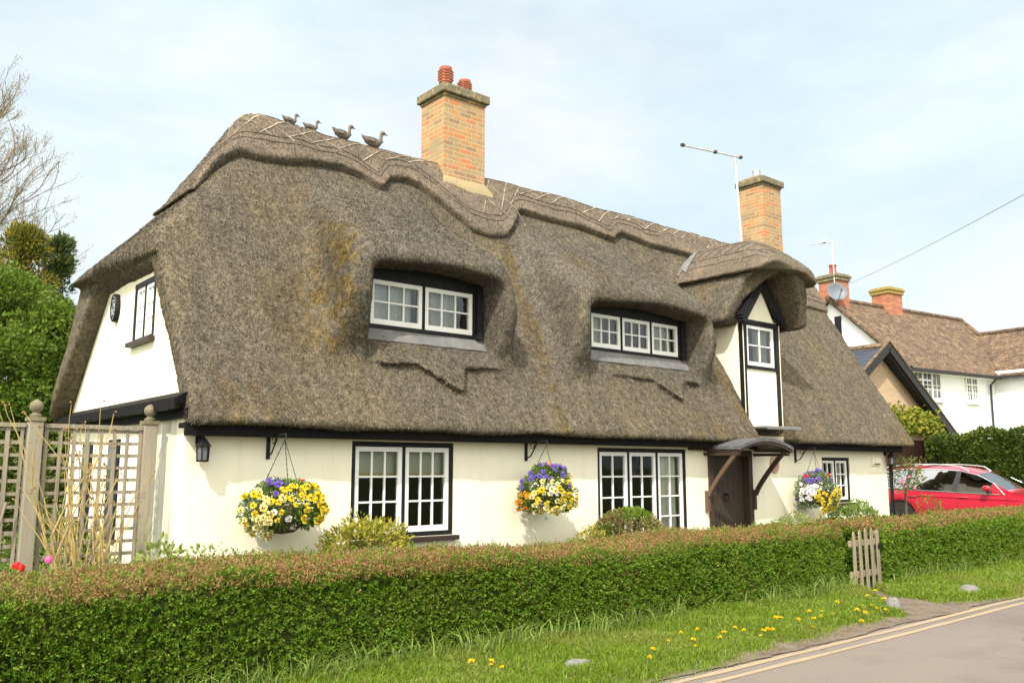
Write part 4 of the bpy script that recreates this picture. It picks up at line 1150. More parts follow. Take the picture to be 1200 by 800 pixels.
# stones on the verge
M['stone'] = simple('grey_boulder', (.17, .165, .155), .9, layers=((6, (.25, .245, .23), .5, .7), (18, (.10, .10, .085), .55, .7)), bump=(14, .6, .03))
for x, y, s, lab in ((5.08, 5.26, (.15, .11, .09), 'low grey stone half sunk in the grass, nearest the camera'), (10.03, 5.14, (.10, .09, .12), 'upright grey stone beside the dirt path to the gate'),
                     (11.93, 5.08, (.20, .12, .12), 'pale grey stone in the grass beyond the dirt path')):
    n1_, n2_ = 18, 10; rings = []
    for j in range(1, n2_):
        ph = PI * j / n2_
        rr_ = []
        for i in range(n1_):
            a = 2 * PI * i / n1_; d = np.array([math.cos(a) * math.sin(ph), math.sin(a) * math.sin(ph), math.cos(ph)])
            q = 1 + .35 * (vnoise((d * 2.1 + x)[None], 17)[0] - .5) + .15 * (vnoise((d * 5 + y)[None], 18)[0] - .5)
            rr_.append((x + d[0] * s[0] * q, y + d[1] * s[1] * q, .035 + max(d[2], -.4) * s[2] * q))
        rings.append(rr_)
    mb = MB(); mb.loft(rings); tag(build('stone', mb, 'stone', smooth=50), lab, 'stone')

# ------------------------------------------------------------------ clipped hedges
def hedge(name, label, x0, x1, y0, y1, hf, dens, lsize, seed, left_end=True, right_end=True, cat='hedge', step=0.0):
    rng = np.random.default_rng(seed)
    L = x1 - x0
    def height(x): return hf + .05 * .95 * np.clip((6.2 - x) / 2.6, 0, 1) * (x0 < 3) + (vnoise(np.stack([x * .7, x * 0, x * 0], 1), seed) - .5) * .06 + (vnoise(np.stack([x * 3, x * 0, x * 0], 1), seed + 1) - .5) * .025
    def face(kind, n):
        u = rng.random(n); v = rng.random(n); x = x0 + L * u
        if kind == 'front':
            z = height(x) * v; P = np.stack([x, np.full(n, y0), z], 1); N = np.tile([0, -1.0, .0], (n, 1))
        elif kind == 'back':
            z = height(x) * v; P = np.stack([x, np.full(n, y1), z], 1); N = np.tile([0, 1.0, .0], (n, 1))
        elif kind == 'top':
            P = np.stack([x, y0 + (y1 - y0) * v, height(x)], 1); N = np.tile([0, 0, 1.0], (n, 1))
        else:
            xe = x0 if kind == 'left' else x1
            xa = np.full(n, xe); P = np.stack([xa, y0 + (y1 - y0) * u, height(xa) * v], 1); N = np.tile([-1.0 if kind == 'left' else 1.0, 0, 0], (n, 1))
        # rounded shoulders and bulges
        q = (vnoise(P * 1.3, seed + 5) - .5) * .12 + (vnoise(P * 4.5, seed + 6) - .5) * .06
        zr = P[:, 2] / np.maximum(height(P[:, 0]), .1)
        if kind == 'front':
            P[:, 1] += .10 * np.clip((zr - .82) / .18, 0, 1) ** 2 + .05 * (1 - zr)
        if kind == 'top':
            P[:, 2] -= .05 * (np.clip(1 - v / .14, 0, 1) ** 2 + np.clip((v - .86) / .14, 0, 1) ** 2)
            q = q * .55
        P = P + N * q[:, None]
        return P, N
    parts = []
    areas = [('front', hf * L, 1.0), ('top', (y1 - y0) * L, .9), ('back', hf * L, .25)]
    if left_end: areas.append(('left', hf * (y1 - y0), 1.0))
    if right_end: areas.append(('right', hf * (y1 - y0), 1.0))
    for kind, A, f in areas:
        n = int(A * dens * f)
        P, N = face(kind, n)
        if x0 < 2.5 and kind in ('front', 'top') : # fewer clumps out of the picture
            k = (P[:, 0] > .3) | (rng.random(n) < .3); P, N = P[k], N[k]; n = len(P)
        P = P - N * (rng.random((n, 1)) ** 1.4 * .075)
        zt = height(P[:, 0])
        band = .026 + (vnoise(np.stack([P[:, 0] * 1.9, P[:, 0] * 0, P[:, 1] * 1.9], 1), seed + 9) - .35) * .11
        isb = (P[:, 2] > zt - band) if kind != 'top' else np.ones(n, bool)
        isb &= rng.random(n) < (.95 if kind == 'top' else .90)
        sparse = vnoise(P * 1.5, seed + 14)
        isb |= (sparse > .80) & (rng.random(n) < .25)
        k = 11
        # green leaf sprigs: a little fan of leaves round a twig tip
        G = ~isb; Pg, Ng = P[G], N[G]; tipd = nrm(Ng + rng.normal(0, .45, Pg.shape) + np.array([0, 0, .35]))
        base = np.repeat(Pg, k, 0); td = np.repeat(tipd, k, 0); nn = len(base)
        t = np.tile(np.linspace(0, 1, k), len(Pg))[:, None]
        off = base + td * t * .055 + rng.normal(0, .006, (nn, 3))
        rad = nrm(np.cross(td, rng.normal(0, 1, (nn, 3))))
        V, F = leaves(off, nrm(rad * (1.1 - t * .7) + td * .8), lsize, lsize * .56, .22, .22, .12, rng)
        tip = rng.random(len(F)) < (.10 if kind != 'top' else .35)
        parts.append((V, F[~tip], 0)); parts.append((np.zeros((0, 3)), np.zeros((0, 4), int), 0))
        mats_tip = F[tip]
        parts[-1] = (V * 1.0, mats_tip, 2)
        # brown clipped twigs and dead leaf ends
        Pb, Nb = P[isb], N[isb]; kb = 8
        base = np.repeat(Pb, kb, 0); nd = np.repeat(Nb, kb, 0); nn = len(base)
        if nn:
            V, F = leaves(base + rng.normal(0, .016, (nn, 3)) - nd * .006, nrm(nd * .55 + rng.normal(0, .7, (nn, 3))), lsize * 1.15, lsize * .34, .3, .15, .1, rng)
            xx = V[F[:, 0], 0]; gsel = rng.random(len(F)) < np.where(xx < 3.0, .45 - .14 * (xx - 1.2), .09)
            parts.append((V, F[~gsel], 1)); parts.append((V * 1.0, F[gsel], 2))
    ns = int(L * 16); xs0 = rng.uniform(x0, x1, ns); B0 = np.stack([xs0, rng.uniform(y0, y1, ns), height(xs0) - .02], 1)      # stray shoots above the cut
    for q_ in range(5):
        V, F = leaves(B0 + np.array([0, 0, .018 * q_]) + rng.normal(0, .004, B0.shape), np.tile([0, 0, 1.0], (ns, 1)) + rng.normal(0, .8, B0.shape), lsize * .9, lsize * .45, .2, .2, .1, rng); parts.append((V, F, 2 if q_ > 1 else 0))
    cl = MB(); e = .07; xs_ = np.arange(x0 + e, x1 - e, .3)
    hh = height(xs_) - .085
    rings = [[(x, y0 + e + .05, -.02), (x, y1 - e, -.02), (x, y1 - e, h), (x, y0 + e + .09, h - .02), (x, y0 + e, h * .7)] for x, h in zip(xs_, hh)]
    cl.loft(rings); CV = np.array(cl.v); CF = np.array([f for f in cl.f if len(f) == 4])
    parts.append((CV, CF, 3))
    # drop the vertices that a split left unused
    Vs, Fs_, mi = join(parts); used = np.zeros(len(Vs), bool)
    for f in Fs_: used[f.ravel()] = True
    mp_ = np.cumsum(used) - 1; Fs_ = [mp_[f] for f in Fs_]
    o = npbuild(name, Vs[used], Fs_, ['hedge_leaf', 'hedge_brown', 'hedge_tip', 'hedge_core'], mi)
    return tag(o, label, cat)
hedge('clipped_hedge', 'long clipped hedge with brown top in front of the cottage windows and trellis', -1.6, 10.84, 6.20, 7.32, .845, 1900, .026, 61)
hedge('clipped_hedge', 'clipped green hedge with brown top between the small gate and the red car', 11.58, 20.75, 6.12, 7.25, .86, 1050, .034, 71)

# ------------------------------------------------------------------ picket gate
GT = thing('picket_gate', 'small weathered wooden picket gate between the two clipped hedges', 'gate', (11.3, 6.1, 0))
for k in range(5):
    x = 10.86 + k * .155; h = .86 - .018 * abs(k - 2) + rnd.uniform(-.01, .01)
    mb = MB(); mb.prism([(x, 6.06, .06), (x + .066, 6.06, .06), (x + .066, 6.06, h - .05), (x + .033, 6.06, h), (x, 6.06, h - .05)], (0, .018, 0))
    build('picket', mb, 'gate', GT, bevel=.004)
for z in (.22, .62):
    mb = MB(); mb.box(10.82, 11.56, 6.083, 6.115, z, z + .08); build('rail', mb, 'gate', GT, bevel=.004)
mb = MB(); mb.box(11.565, 11.63, 6.10, 6.18, 0, .80); build('gate_post', mb, 'post', GT, bevel=.008)
mb = MB(); mb.tube([(11.52 + .035 * math.cos(a), 6.05, .60 + .035 * math.sin(a)) for a in np.linspace(0, 2 * PI, 13)], .006, 5); mb.box(11.50, 11.60, 6.045, 6.059, .585, .615)
build('latch', mb, 'iron', GT)

# ------------------------------------------------------------------ trellis fence
TR = thing('trellis_fence', 'weathered wooden square lattice trellis fence with ball topped posts beside the gable', 'fence', (1.8, 9.0, 0))
def lattice(x0, x1, z0, z1):
    mb = MB(); y = 9.0; s = .115
    nx = max(2, round((x1 - x0) / s)); nz = round((z1 - z0) / s)
    for i in range(nx + 1):
        x = x0 + (x1 - x0) * i / nx; w_ = .032 + rnd.uniform(-.004, .004); mb.box(x - w_ / 2, x + w_ / 2, y - .012, y + .0, z0 - .02, z1 + .02)
    for j in range(nz + 1):
        z = z0 + (z1 - z0) * j / nz; w_ = .032 + rnd.uniform(-.004, .004); mb.box(x0 - .02, x1 + .02, y + .001, y + .013, z - w_ / 2, z + w_ / 2)
    mb.box(x0 - .02, x1 + .02, y - .03, y + .03, z1 + .021, z1 + .06)
    build('lattice_panel', mb, 'trellis', TR)
lattice(1.82, 2.66, .25, 2.0); lattice(.56, 1.62, .25, 2.0); lattice(-1.0, .38, .25, 2.0)
for x in (1.72, 2.745, .47):
    mb = MB(); mb.box(x - .063, x + .063, 8.937, 9.063, 0, 2.08)
    p = build('post', mb, 'post', TR, bevel=.01)
    mb = MB(); mb.box(x - .075, x + .075, 8.925, 9.075, 2.08, 2.115)
    mb.lathe([(.05, 0), (.055, .02), (.03, .035), (.03, .05), (.048, .062), (.062, .095), (.055, .13), (.03, .155), (.005, .165)], (x, 9.0, 2.115), 16)
    build('ball_finial', mb, 'finial', p, smooth=40)

# ------------------------------------------------------------------ straw ducks on the ridge
def duck(x, s, label, hdg, nod):
    p, n = drop(x, YR)
    t = thing('straw_duck', label, 'duck ornament', (x, YR, p.z - .03), hdg, 'straw ducks along the ridge', local=True)
    mb = MB()
    spine = [(-.235, .215, .006), (-.215, .195, .022), (-.17, .165, .045), (-.11, .135, .068), (-.03, .115, .080), (.05, .112, .078), (.105, .125, .062), (.135, .145, .034), (.142, .15, .008)]
    rings = []
    for q, (a, z, r) in enumerate(spine):
        rings.append([(a + .02 * math.sin(2 * PI * i / 14) * (1 if q > 5 else 0), math.cos(2 * PI * i / 14) * r * .92, z + math.sin(2 * PI * i / 14) * r) for i in range(14)])
    mb.loft(rings)
    nk = [(.085, .15, .045), (.11, .20, .034), (.12, .245, .027), (.118, .285 + nod, .027), (.135, .315 + nod, .037), (.160, .318 + nod, .036), (.185, .308 + nod, .022)]
    mb.tube([(a, 0, z) for a, z, r in nk], [r for a, z, r in nk], 10)
    for sd_ in (-1, 1):
        mb.loft([[(-.15 + a, sd_ * (.045 + .034 * math.sin(PI * (a + .02) / .22)), .155 - .1 * a + dz) for dz in (-.035, .03)] + [(-.15 + a, sd_ * (.05 + .04 * math.sin(PI * (a + .02) / .22)), .155 - .1 * a + dz) for dz in (.03, -.035)] for a in np.linspace(0, .2, 7)])
    for v in range(len(mb.v)): mb.v[v] = tuple(c * s for c in mb.v[v])
    build('body', mb, 'duck', t, smooth=50)
    mb = MB(); mb.loft([[(.18, -.016, .300 + nod), (.18, .016, .300 + nod), (.18, .014, .318 + nod), (.18, -.014, .318 + nod)], [(.235, -.013, .294 + nod), (.235, .013, .294 + nod), (.235, .010, .302 + nod), (.235, -.010, .302 + nod)]])
    for v in range(len(mb.v)): mb.v[v] = tuple(c * s for c in mb.v[v])
    build('bill', mb, 'duck_pale', t)
    mb = MB(); mb.tube([(0, 0, -.12 * s), (0, 0, .05 * s)], .012, 6); build('peg', mb, 'duck', t)
duck(4.90, .60, 'small straw duck standing on the ridge nearest the gable end', .1, 0)
duck(5.22, .60, 'second small straw duck on the ridge, behind the end one', -.05, 0)
duck(5.72, .82, 'big straw duck with raised tail, on the ridge in front of the last duck', .05, .0)
duck(6.23, .90, 'biggest straw duck, raised on a peg nearest the broad chimney', -.1, .0)

# ------------------------------------------------------------------ aerial, lanterns, cable
AE = thing('tv_aerial', 'tall television aerial on a thin mast beside the narrow cottage chimney', 'aerial', (15.32, 10.7, 6.1))
mb = MB(); mb.tube([(15.32, 10.7, 5.9), (15.16, 10.7, 8.30)], .026, 8)
for z in (6.7, 7.2, 7.7): mb.lathe([(.034, 0), (.034, .04)], (15.32 - (z - 5.9) / 15, 10.7, z), 8)
build('mast', mb, 'aerial', AE)
mb = MB(); a = Vector((15.22, 10.60, 8.29)); b = Vector((13.55, 10.82, 8.22)); mb.tube([a, b], .017, 6)
dv = (b - a).normalized(); sv_ = Vector((dv.y, -dv.x, 0))
for k in range(17):
    p = a + (b - a) * (k / 17 + .03); mb.tube([p - sv_ * .09 + Vector((0, 0, .012)), p + sv_ * .09 + Vector((0, 0, .012))], .006, 4)
build('boom', mb, 'aerial', AE)
mb = MB()
for p in (a, a + (b - a) * .45, b): mb.box(p.x - .04, p.x + .04, p.y - .03, p.y + .03, p.z - .025, p.z + .03)
build('clamp', mb, 'plastic_dark', AE)

def lantern(x, label):
    t = thing('wall_lantern', label, 'lantern', (x, 8.36, 1.75))
    mb = MB(); mb.box(x - .03, x + .03, 8.48, 8.4995, 1.88, 2.0); mb.tube([(x, 8.48, 1.97), (x, 8.40, 2.02), (x, 8.36, 2.0)], .010, 6)
    mb.tube([(x, 8.36, 2.0), (x, 8.36, 1.93)], .008, 6); build('bracket', mb, 'iron', t)
    mb = MB(); mb.lathe([(.085, 0), (.075, .012), (.03, .075), (.012, .085), (.012, .10)], (x, 8.36, 1.855), 6); build('cap', mb, 'iron', t)
    mb = MB(); mb.lathe([(.052, 0), (.058, .13)], (x, 8.36, 1.725), 6); build('lamp_glass', mb, 'lamp_glass', t)
    mb = MB(); mb.lathe([(.058, 0), (.064, .014), (.058, .016)], (x, 8.36, 1.708), 6)
    for i in range(6):
        a = 2 * PI * i / 6; mb.bar((x + .055 * math.cos(a), 8.36 + .055 * math.sin(a), 1.72), (x + .061 * math.cos(a), 8.36 + .061 * math.sin(a), 1.858), .010, .010)
    build('cage', mb, 'iron', t)
lantern(3.06, 'small black wall lantern hanging beside the gable corner of the cottage')
lantern(16.60, 'small black wall lantern at the far corner of the cottage near the red car')

# ------------------------------------------------------------------ hanging baskets
def blossom_mesh(name, petal, r):
    mb = MB()
    for k in range(5):
        a = 2 * PI * k / 5 + .3; rad = r * (.62 if k else .7); cx_, cy_ = math.cos(a) * r * .52, math.sin(a) * r * .52
        vs = [(0, 0, .004)] + [(cx_ + rad * math.cos(t) * .8, cy_ + rad * math.sin(t) * .8, .006 + .010 * math.sin(3 * t + k)) for t in np.linspace(0, 2 * PI, 9)[:-1]]
        mb.add(vs, [(0, i, i % 8 + 1) for i in range(1, 9)], 0)
    mb.add([(r * .26 * math.cos(t), r * .26 * math.sin(t), .022) for t in np.linspace(0, 2 * PI, 7)[:-1]] + [(0, 0, .03)], [(i, (i + 1) % 6, 6) for i in range(6)], 1)
    mb.add([(r * .4 * math.cos(t), r * .4 * math.sin(t), -.012) for t in np.linspace(0, 2 * PI, 7)[:-1]] + [(0, 0, -.03)], [((i + 1) % 6, i, 6) for i in range(6)], 0)
    me = bpy.data.meshes.new(name); me.from_pydata(mb.v, [], mb.f); me.materials.append(M['petal_' + petal]); me.materials.append(M['petal_eye'])
    me.polygons.foreach_set('material_index', mb.m); me.update()
    return me
BM = {c: blossom_mesh('blossom', c, .034) for c in ('yellow', 'cream', 'purple', 'white', 'orange', 'red')}
def basket(label, cx_, cy_, cz, rx, rz, topz, zones, folmats, seed, hook=1.93, sprays=()):
    r = np.random.default_rng(seed)
    t = thing('hanging_basket', label, 'hanging basket', (cx_, cy_, cz), 0, 'hanging baskets along the front wall')
    mb = MB(); mb.box(cx_ - .018, cx_ + .018, 8.478, 8.4995, 1.74, 2.0); mb.tube([(cx_, 8.48, 1.985), (cx_, cy_ - .02, 1.985), (cx_, cy_ - .03, hook + .01)], .011, 6)
    mb.tube([(cx_, 8.48, 1.77), (cx_, 8.40, 1.80), (cx_, 8.28, 1.95), (cx_, 8.22, 1.985)], .009, 6)
    mb.tube([(cx_, 8.36 + .035 * math.cos(a), 1.93 + .035 * math.sin(a)) for a in np.linspace(0, 5.5, 12)], .006, 5)
    build('bracket', mb, 'iron', t)
    hk = (cx_, cy_, hook)
    mb = MB()
    for k in range(3):
        a = 2 * PI * k / 3 + .4; e = (cx_ + rx * .62 * math.cos(a), cy_ + rx * .5 * math.sin(a), cz + .12)
        n = 22
        for i in range(n):
            p = Vector(hk).lerp(Vector(e), i / n); q = Vector(hk).lerp(Vector(e), (i + 1.15) / n); mb.tube([p, q], .0045 if i % 2 else .0032, 4)
    build('chain', mb, 'iron', t, recalc=False)
    mb = MB(); prof = [(.02, -.30), (.14, -.28), (.24, -.20), (.29, -.08), (.30, .0), (.28, .01), (.02, .02)]; k_ = rx / .47
    mb.lathe([(a * k_, z * k_) for a, z in prof], (cx_, cy_, cz + .02), 20); build('basket_bowl', mb, 'coir', t, smooth=50)
    # foliage
    ry = min(.33, rx * .8)
    n = 2600; D = sphere_dirs(n, r); D[:, 2] = np.where(D[:, 2] < -.75, -D[:, 2], D[:, 2])
    lump = .78 + .38 * vnoise(D * 2.6 + seed, 3)
    P = np.array([cx_, cy_, cz]) + D * np.array([rx, ry, rz]) * (lump * r.uniform(.72, 1.0, n))[:, None]
    P[:, 1] = np.minimum(P[:, 1], 8.46)
    V, F = leaves(P, D, .05, .026, .5, .25, .1, r)
    fm = np.zeros(len(F), int); fm[(D[:, :2] @ (np.array([cy_, -cx_]) / math.hypot(cx_, cy_)) < -.45) & (r.random(n) < .8)] = 1
    npbuild('foliage', V, F, folmats, fm, t)
    # trailing sprays
    # blossoms, each a flower of its own, coloured in patches as seen from the lane
    vd = np.array([cx_, cy_]) / math.hypot(cx_, cy_); rt = np.array([vd[1], -vd[0]])
    for (col, u0, u1, w0, w1, cnt) in zones:
        for _ in range(cnt):
            for _try in range(40):
                d = sphere_dirs(1, r)[0]
                if d[:2] @ vd > .30 or d[1] > .45: continue
                u, w_ = d[:2] @ rt, d[2]
                if u0 <= u <= u1 and w0 <= w_ <= w1: break
            lm = .80 + .38 * float(vnoise((d * 2.6 + seed)[None], 3)[0])
            p = np.array([cx_, cy_, cz]) + d * np.array([rx, ry, rz]) * lm * r.uniform(.98, 1.07)
            o = bpy.data.objects.new('blossom', BM[col]); COL.objects.link(o); o.parent = t
            p[1] = min(p[1], 8.45)
            o.location = tuple(p - np.array([cx_, cy_, cz]))
            nd = Vector(nrm((d * np.array([1 / rx, 1 / ry, 1 / rz]) + r.normal(0, .7, 3) + np.array([-.2, -1.6, .3]))[None])[0])
            o.rotation_euler = nd.to_track_quat('Z', 'Y').to_euler(); s = r.uniform(.85, 1.25); o.scale = (s, s, s)
basket('wide hanging basket of mostly yellow pansies, nearest the gable corner', 3.78, 8.10, 1.25, .41, .285, 1.5,
       [('yellow', -.05, 1, -.4, .8, 62), ('cream', -.9, -.15, -.95, .1, 34), ('yellow', -.9, -.1, -.95, .5, 12), ('purple', -.55, .15, .55, 1, 12), ('white', -.2, .25, -.35, .0, 6), ('cream', -.5, .2, .1, .6, 10), ('red', .2, .45, .72, .95, 1)],
       ['leaf_green', 'leaf_grey'], 5)
basket('round hanging basket with purple flowers on top and orange ones at its side', 7.28, 8.10, 1.35, .385, .315, 1.6,
       [('purple', -.7, .6, .5, 1, 26), ('orange', -1, -.3, -.6, .15, 14), ('orange', .0, .35, .75, 1, 4), ('yellow', .45, 1, -.7, .6, 32), ('cream', -.4, .7, -.7, .45, 26), ('yellow', -.4, .5, -.9, .2, 12), ('white', .25, .55, -.2, .25, 5), ('purple', -1, -.75, .0, .5, 4)],
       ['leaf_green', 'leaf_green'], 8)
basket('full hanging basket with white and yellow flowers, right of the oak front door', 13.45, 8.13, 1.23, .40, .36, 1.55,
       [('purple', -.5, .35, .45, 1, 22), ('white', -.6, .2, -.35, .4, 26), ('yellow', .1, 1, -.95, .2, 60), ('red', .3, .6, .7, .95, 3), ('purple', .3, .8, .4, .7, 4)],
       ['leaf_grey', 'leaf_grey'], 12)

# ------------------------------------------------------------------ shrubs
def shrub(name, label, cat, c, rad, n, L, W, mats, seed, split=None, rand=.55, stems=True, squash=.0, lumpy=.4, group=None, up=.3, inner=.55, f=2.4):
    """a bush: stems from the ground and leaves through an uneven crown"""
    r = np.random.default_rng(seed); c = np.array(c, float); rad = np.array(rad, float)
    t = thing(name, label, cat, (c[0], c[1], 0), 0, group)
    D = sphere_dirs(n, r); lm = (1 - lumpy / 2) + lumpy * vnoise(D * f + seed * 3.1, seed) + .5 * lumpy * (vnoise(D * f * 2.6 + seed, seed + 2) - .5)
    q = r.uniform(inner, 1.0, n) ** .6
    P = c + D * rad * (lm * q)[:, None]
    k = P[:, 2] > .08; P, D = P[k], D[k]
    V, F = leaves(P, D, L, W, rand, .22, up, r)
    mi = np.zeros(len(F), int)
    if split is not None: mi = split(P - c, D, r).astype(int)
    npbuild('foliage', V, F, mats, mi, t)
    if stems:
        mb = MB()
        for k in range(9):
            a = r.uniform(0, 2 * PI); e = r.uniform(.2, .85)
            d = np.array([math.cos(a) * rad[0] * e * .8, math.sin(a) * rad[1] * e * .8, 0])
            mb.tube([(c[0] + d[0] * .15, c[1] + d[1] * .15, 0), c + d * .6 - np.array([0, 0, rad[2] * .25]), c + d + np.array([0, 0, rad[2] * .35])], [.012, .008, .004], 5)
        build('stem', mb, 'bark', t, recalc=False)
    return t
shrub('golden_shrub', 'yellow green golden leaved shrub below the large two casement window', 'shrub', (4.62, 7.88, .70), (.52, .36, .46), 3800, .060, .026, ['leaf_gold', 'leaf_box'], 3,
      split=lambda p, D, r: r.random(len(p)) < np.where(p[:, 2] > .05, .12, .5))
shrub('box_bush', 'rounded clipped box bush with browned side below the three casement window', 'bush', (8.53, 7.88, .60), (.64, .42, .55), 15000, .036, .021, ['leaf_box', 'leaf_boxbrown'], 4,
      split=lambda p, D, r: (r.random(len(p)) < .85 * np.clip((vnoise(D * 1.9 + 4, 3) - .42) * 5, 0, 1)) , lumpy=.12, inner=.7)
shrub('yellow_shrub', 'thin golden yellow shrub beside the clipped box bush', 'shrub', (7.76, 7.80, .66), (.24, .2, .28), 700, .045, .022, ['leaf_gold', 'hedge_tip'], 5, split=lambda p, D, r: r.random(len(p)) < .3)
shrub('pale_shrub', 'low pale green shrub below the clay wall plaque', 'shrub', (12.45, 7.95, .62), (.56, .30, .30), 2400, .04, .02, ['leaf_pale'], 6)
shrub('green_shrub', 'leafy green shrub below the right basket, by the cottage end window', 'shrub', (14.2, 7.85, .66), (.72, .34, .40), 2600, .06, .032, ['leaf_green', 'leaf_pale'], 7, split=lambda p, D, r: r.random(len(p)) < .3)
shrub('leafy_plant', 'bright green broad leaved plant at the foot of the right fence post', 'plant', (2.52, 7.75, .78), (.22, .18, .24), 150, .075, .045, ['leaf_pale'], 8, up=.5)
shrub('leafy_plant', 'bright green sprouting plant at the foot of the cottage corner wall', 'plant', (2.92, 7.8, .76), (.20, .16, .24), 150, .05, .03, ['leaf_pale'], 9, up=.6)

# bare lichened shrub before the trellis
TW = thing('twiggy_shrub', 'leafless shrub with yellow lichened twigs before the lattice fence', 'shrub', (2.17, 8.6, 0))
mb = MB(); sd2 = MB(); r = random.Random(3); heads = []
def grow(p, d, L, rad, depth):
    q = Vector(p); pts = [q.copy()]; n = 5; dd = Vector(d)
    for i in range(n):
        dd = (dd + Vector((r.uniform(-.16, .16), r.uniform(-.16, .16), r.uniform(-.02, .14)))).normalized(); q = q + dd * L / n; pts.append(q.copy())
    mb.tube(pts, [rad * (1 - .55 * i / n) for i in range(n + 1)], 5)
    if depth == 0:
        for _ in range(r.randint(1, 3)):
            heads.append(q + Vector((r.uniform(-.02, .02), r.uniform(-.02, .02), r.uniform(-.03, .02))))
        return
    for k in range(r.randint(2, 3)):
        i = r.randint(2, n); a = r.uniform(0, 2 * PI); s = r.uniform(.35, .75)
        nd = (dd + Vector((math.cos(a) * s, math.sin(a) * s * .6, .15))).normalized(); grow(pts[i], nd, L * r.uniform(.6, .9), rad * .55, depth - 1)
for k in range(9):
    a = r.uniform(0, 2 * PI); grow((2.17 + r.uniform(-.05, .05), 8.6, .0), (math.cos(a) * .30, math.sin(a) * .16, 1), r.uniform(.85, 1.2), .019, 2)
build('twigs', mb, 'bark_lichen', TW, recalc=False)
sd2.lathe([(.002, -.01), (.011, 0), (.002, .013)], (2.17, 8.6, 0), 5); s0 = build('seed_head', sd2, 'seed', TW, recalc=False)
for k, h in enumerate(sorted(heads, key=lambda v: -v.z)[:90]):
    o = s0 if k == 0 else s0.copy()
    if k: COL.objects.link(o)
    o.location = h - Vector((2.17, 8.6, 0))

# tulips
def tulip(x, y, h, col, label):
    t = thing('tulip', label, 'flower', (x, y, 0)); mb = MB(); mb.tube([(x, y, 0), (x + .01, y, h * .5), (x, y, h)], .006, 6)
    for s in (-1, 1): mb.loft([[(x + s * (.01 + .10 * u), y - .02 * (1 - u) * w_, h * .2 + .38 * u) for w_ in (-1, 1)] + [(x + s * (.012 + .10 * u), y + .004, h * .2 + .38 * u)] for u in np.linspace(0, 1, 5)])
    build('stem', mb, 'stem', t)
    mb = MB()
    for k in range(6):
        a = 2 * PI * k / 6; o = .9 if k % 2 else 1.0; vs = []
        for u in np.linspace(0, 1, 6):
            rad = .026 * (math.sin(PI * (.18 + .62 * u)) ** .8) * o; wd = .019 * math.sin(PI * (.12 + .86 * u)); z = h - .005 + .058 * u
            for w_ in (-1, 0, 1): vs.append((x + rad * math.cos(a) - math.sin(a) * wd * w_, y + rad * math.sin(a) + math.cos(a) * wd * w_, z))
        mb.add(vs, [(i * 3 + j, i * 3 + j + 1, i * 3 + j + 4, i * 3 + j + 3) for i in range(5) for j in range(2)])
    build('bloom', mb, 'petal_' + col, t, smooth=60, recalc=False)
tulip(1.385, 7.5, .90, 'red', 'red tulip beside the left fence post'); tulip(1.41, 7.47, .885, 'red', 'lower red tulip close against another red tulip')
tulip(1.60, 7.5, .93, 'pink', 'pink tulip before the lattice fence'); tulip(1.72, 7.46, .80, 'orange', 'short orange tulip half hidden by the hedge')
mb = MB(); mb.tube([(1.36, 8.9, .55), (1.52, 8.9, 1.35)], .012, 6); tag(build('bamboo_cane', mb, 'trellis'), 'thin pale cane leaning against the lattice at the left edge', 'cane')

# standard rose by the far corner
ST = shrub('standard_rose', 'small round standard bush with pink buds at the cottage end, before the car', 'shrub', (17.05, 8.35, 1.52), (.40, .38, .36), 900, .055, .03, ['leaf_green', 'leaf_boxbrown'], 12,
           split=lambda p, D, r: r.random(len(p)) < .4, stems=False, lumpy=.5, inner=.3)
mb = MB(); mb.tube([(17.05, 8.35, 0), (17.06, 8.36, .7), (17.05, 8.35, 1.35)], [.03, .025, .022], 8); build('stem', mb, 'bark', ST)
for k in range(9):
    d = sphere_dirs(1)[0]; mb = MB(); mb.lathe([(.01, -.02), (.035, .0), (.02, .03)], (17.05 + d[0] * .34, 8.35 - abs(d[1]) * .34, 1.48 + d[2] * .3), 7); build('bud', mb, 'petal_pink', ST)
shrub('leafy_plant', 'thin low green plant at the foot of the standard bush', 'plant', (17.5, 8.1, .78), (.34, .25, .34), 260, .055, .03, ['leaf_green'], 14, lumpy=.6)

# ------------------------------------------------------------------ garage, creeper
GA = thing('garage', 'tan brick garage with slate roof, black bargeboards and red brown doors', 'garage', (26, 13, 0))
gx0, gx1, gap, gev, gpk = 21.3, 29.4, 25.30, 2.90, 5.30
mb = MB()
mb.add([(gx0, 13, -.2), (24.8, 13, -.2), (24.8, 13, 2.52), (gx0, 13, 2.52)], [(0, 1, 2, 3)]); mb.add([(28.02, 13, -.2), (29.4, 13, -.2), (29.4, 13, 2.52), (28.02, 13, 2.52)], [(0, 1, 2, 3)])
mb.add([(gx0, 13, 2.52), (29.4, 13, 2.52), (29.4, 13, 2.72), (gap, 13, 5.14), (gx0, 13, 3.0)], [(0, 1, 2, 3, 4)])
mb.box(gx0 + .01, gx0 + .2, 13.01, 20, -.2, 2.9); mb.box(29.2, 29.4, 13.01, 20, -.2, 2.9); mb.box(gx0 + .21, 29.19, 19.8, 20, -.2, 2.9)
build('brick_wall', mb, 'brick_tan', GA, recalc=False)
mb = MB(); mb.box(28.02, 28.52, 12.93, 12.998, -.2, 2.60); build('pier', mb, 'mortar', GA)
mb = MB()
for k in range(22): mb.box(24.82 + k * .145, 24.82 + k * .145 + .139, 13.03 + .004 * (k % 2), 13.09, .0, 2.50)
build('garage_door', mb, 'garage_door', GA, bevel=.006)
mb = MB()
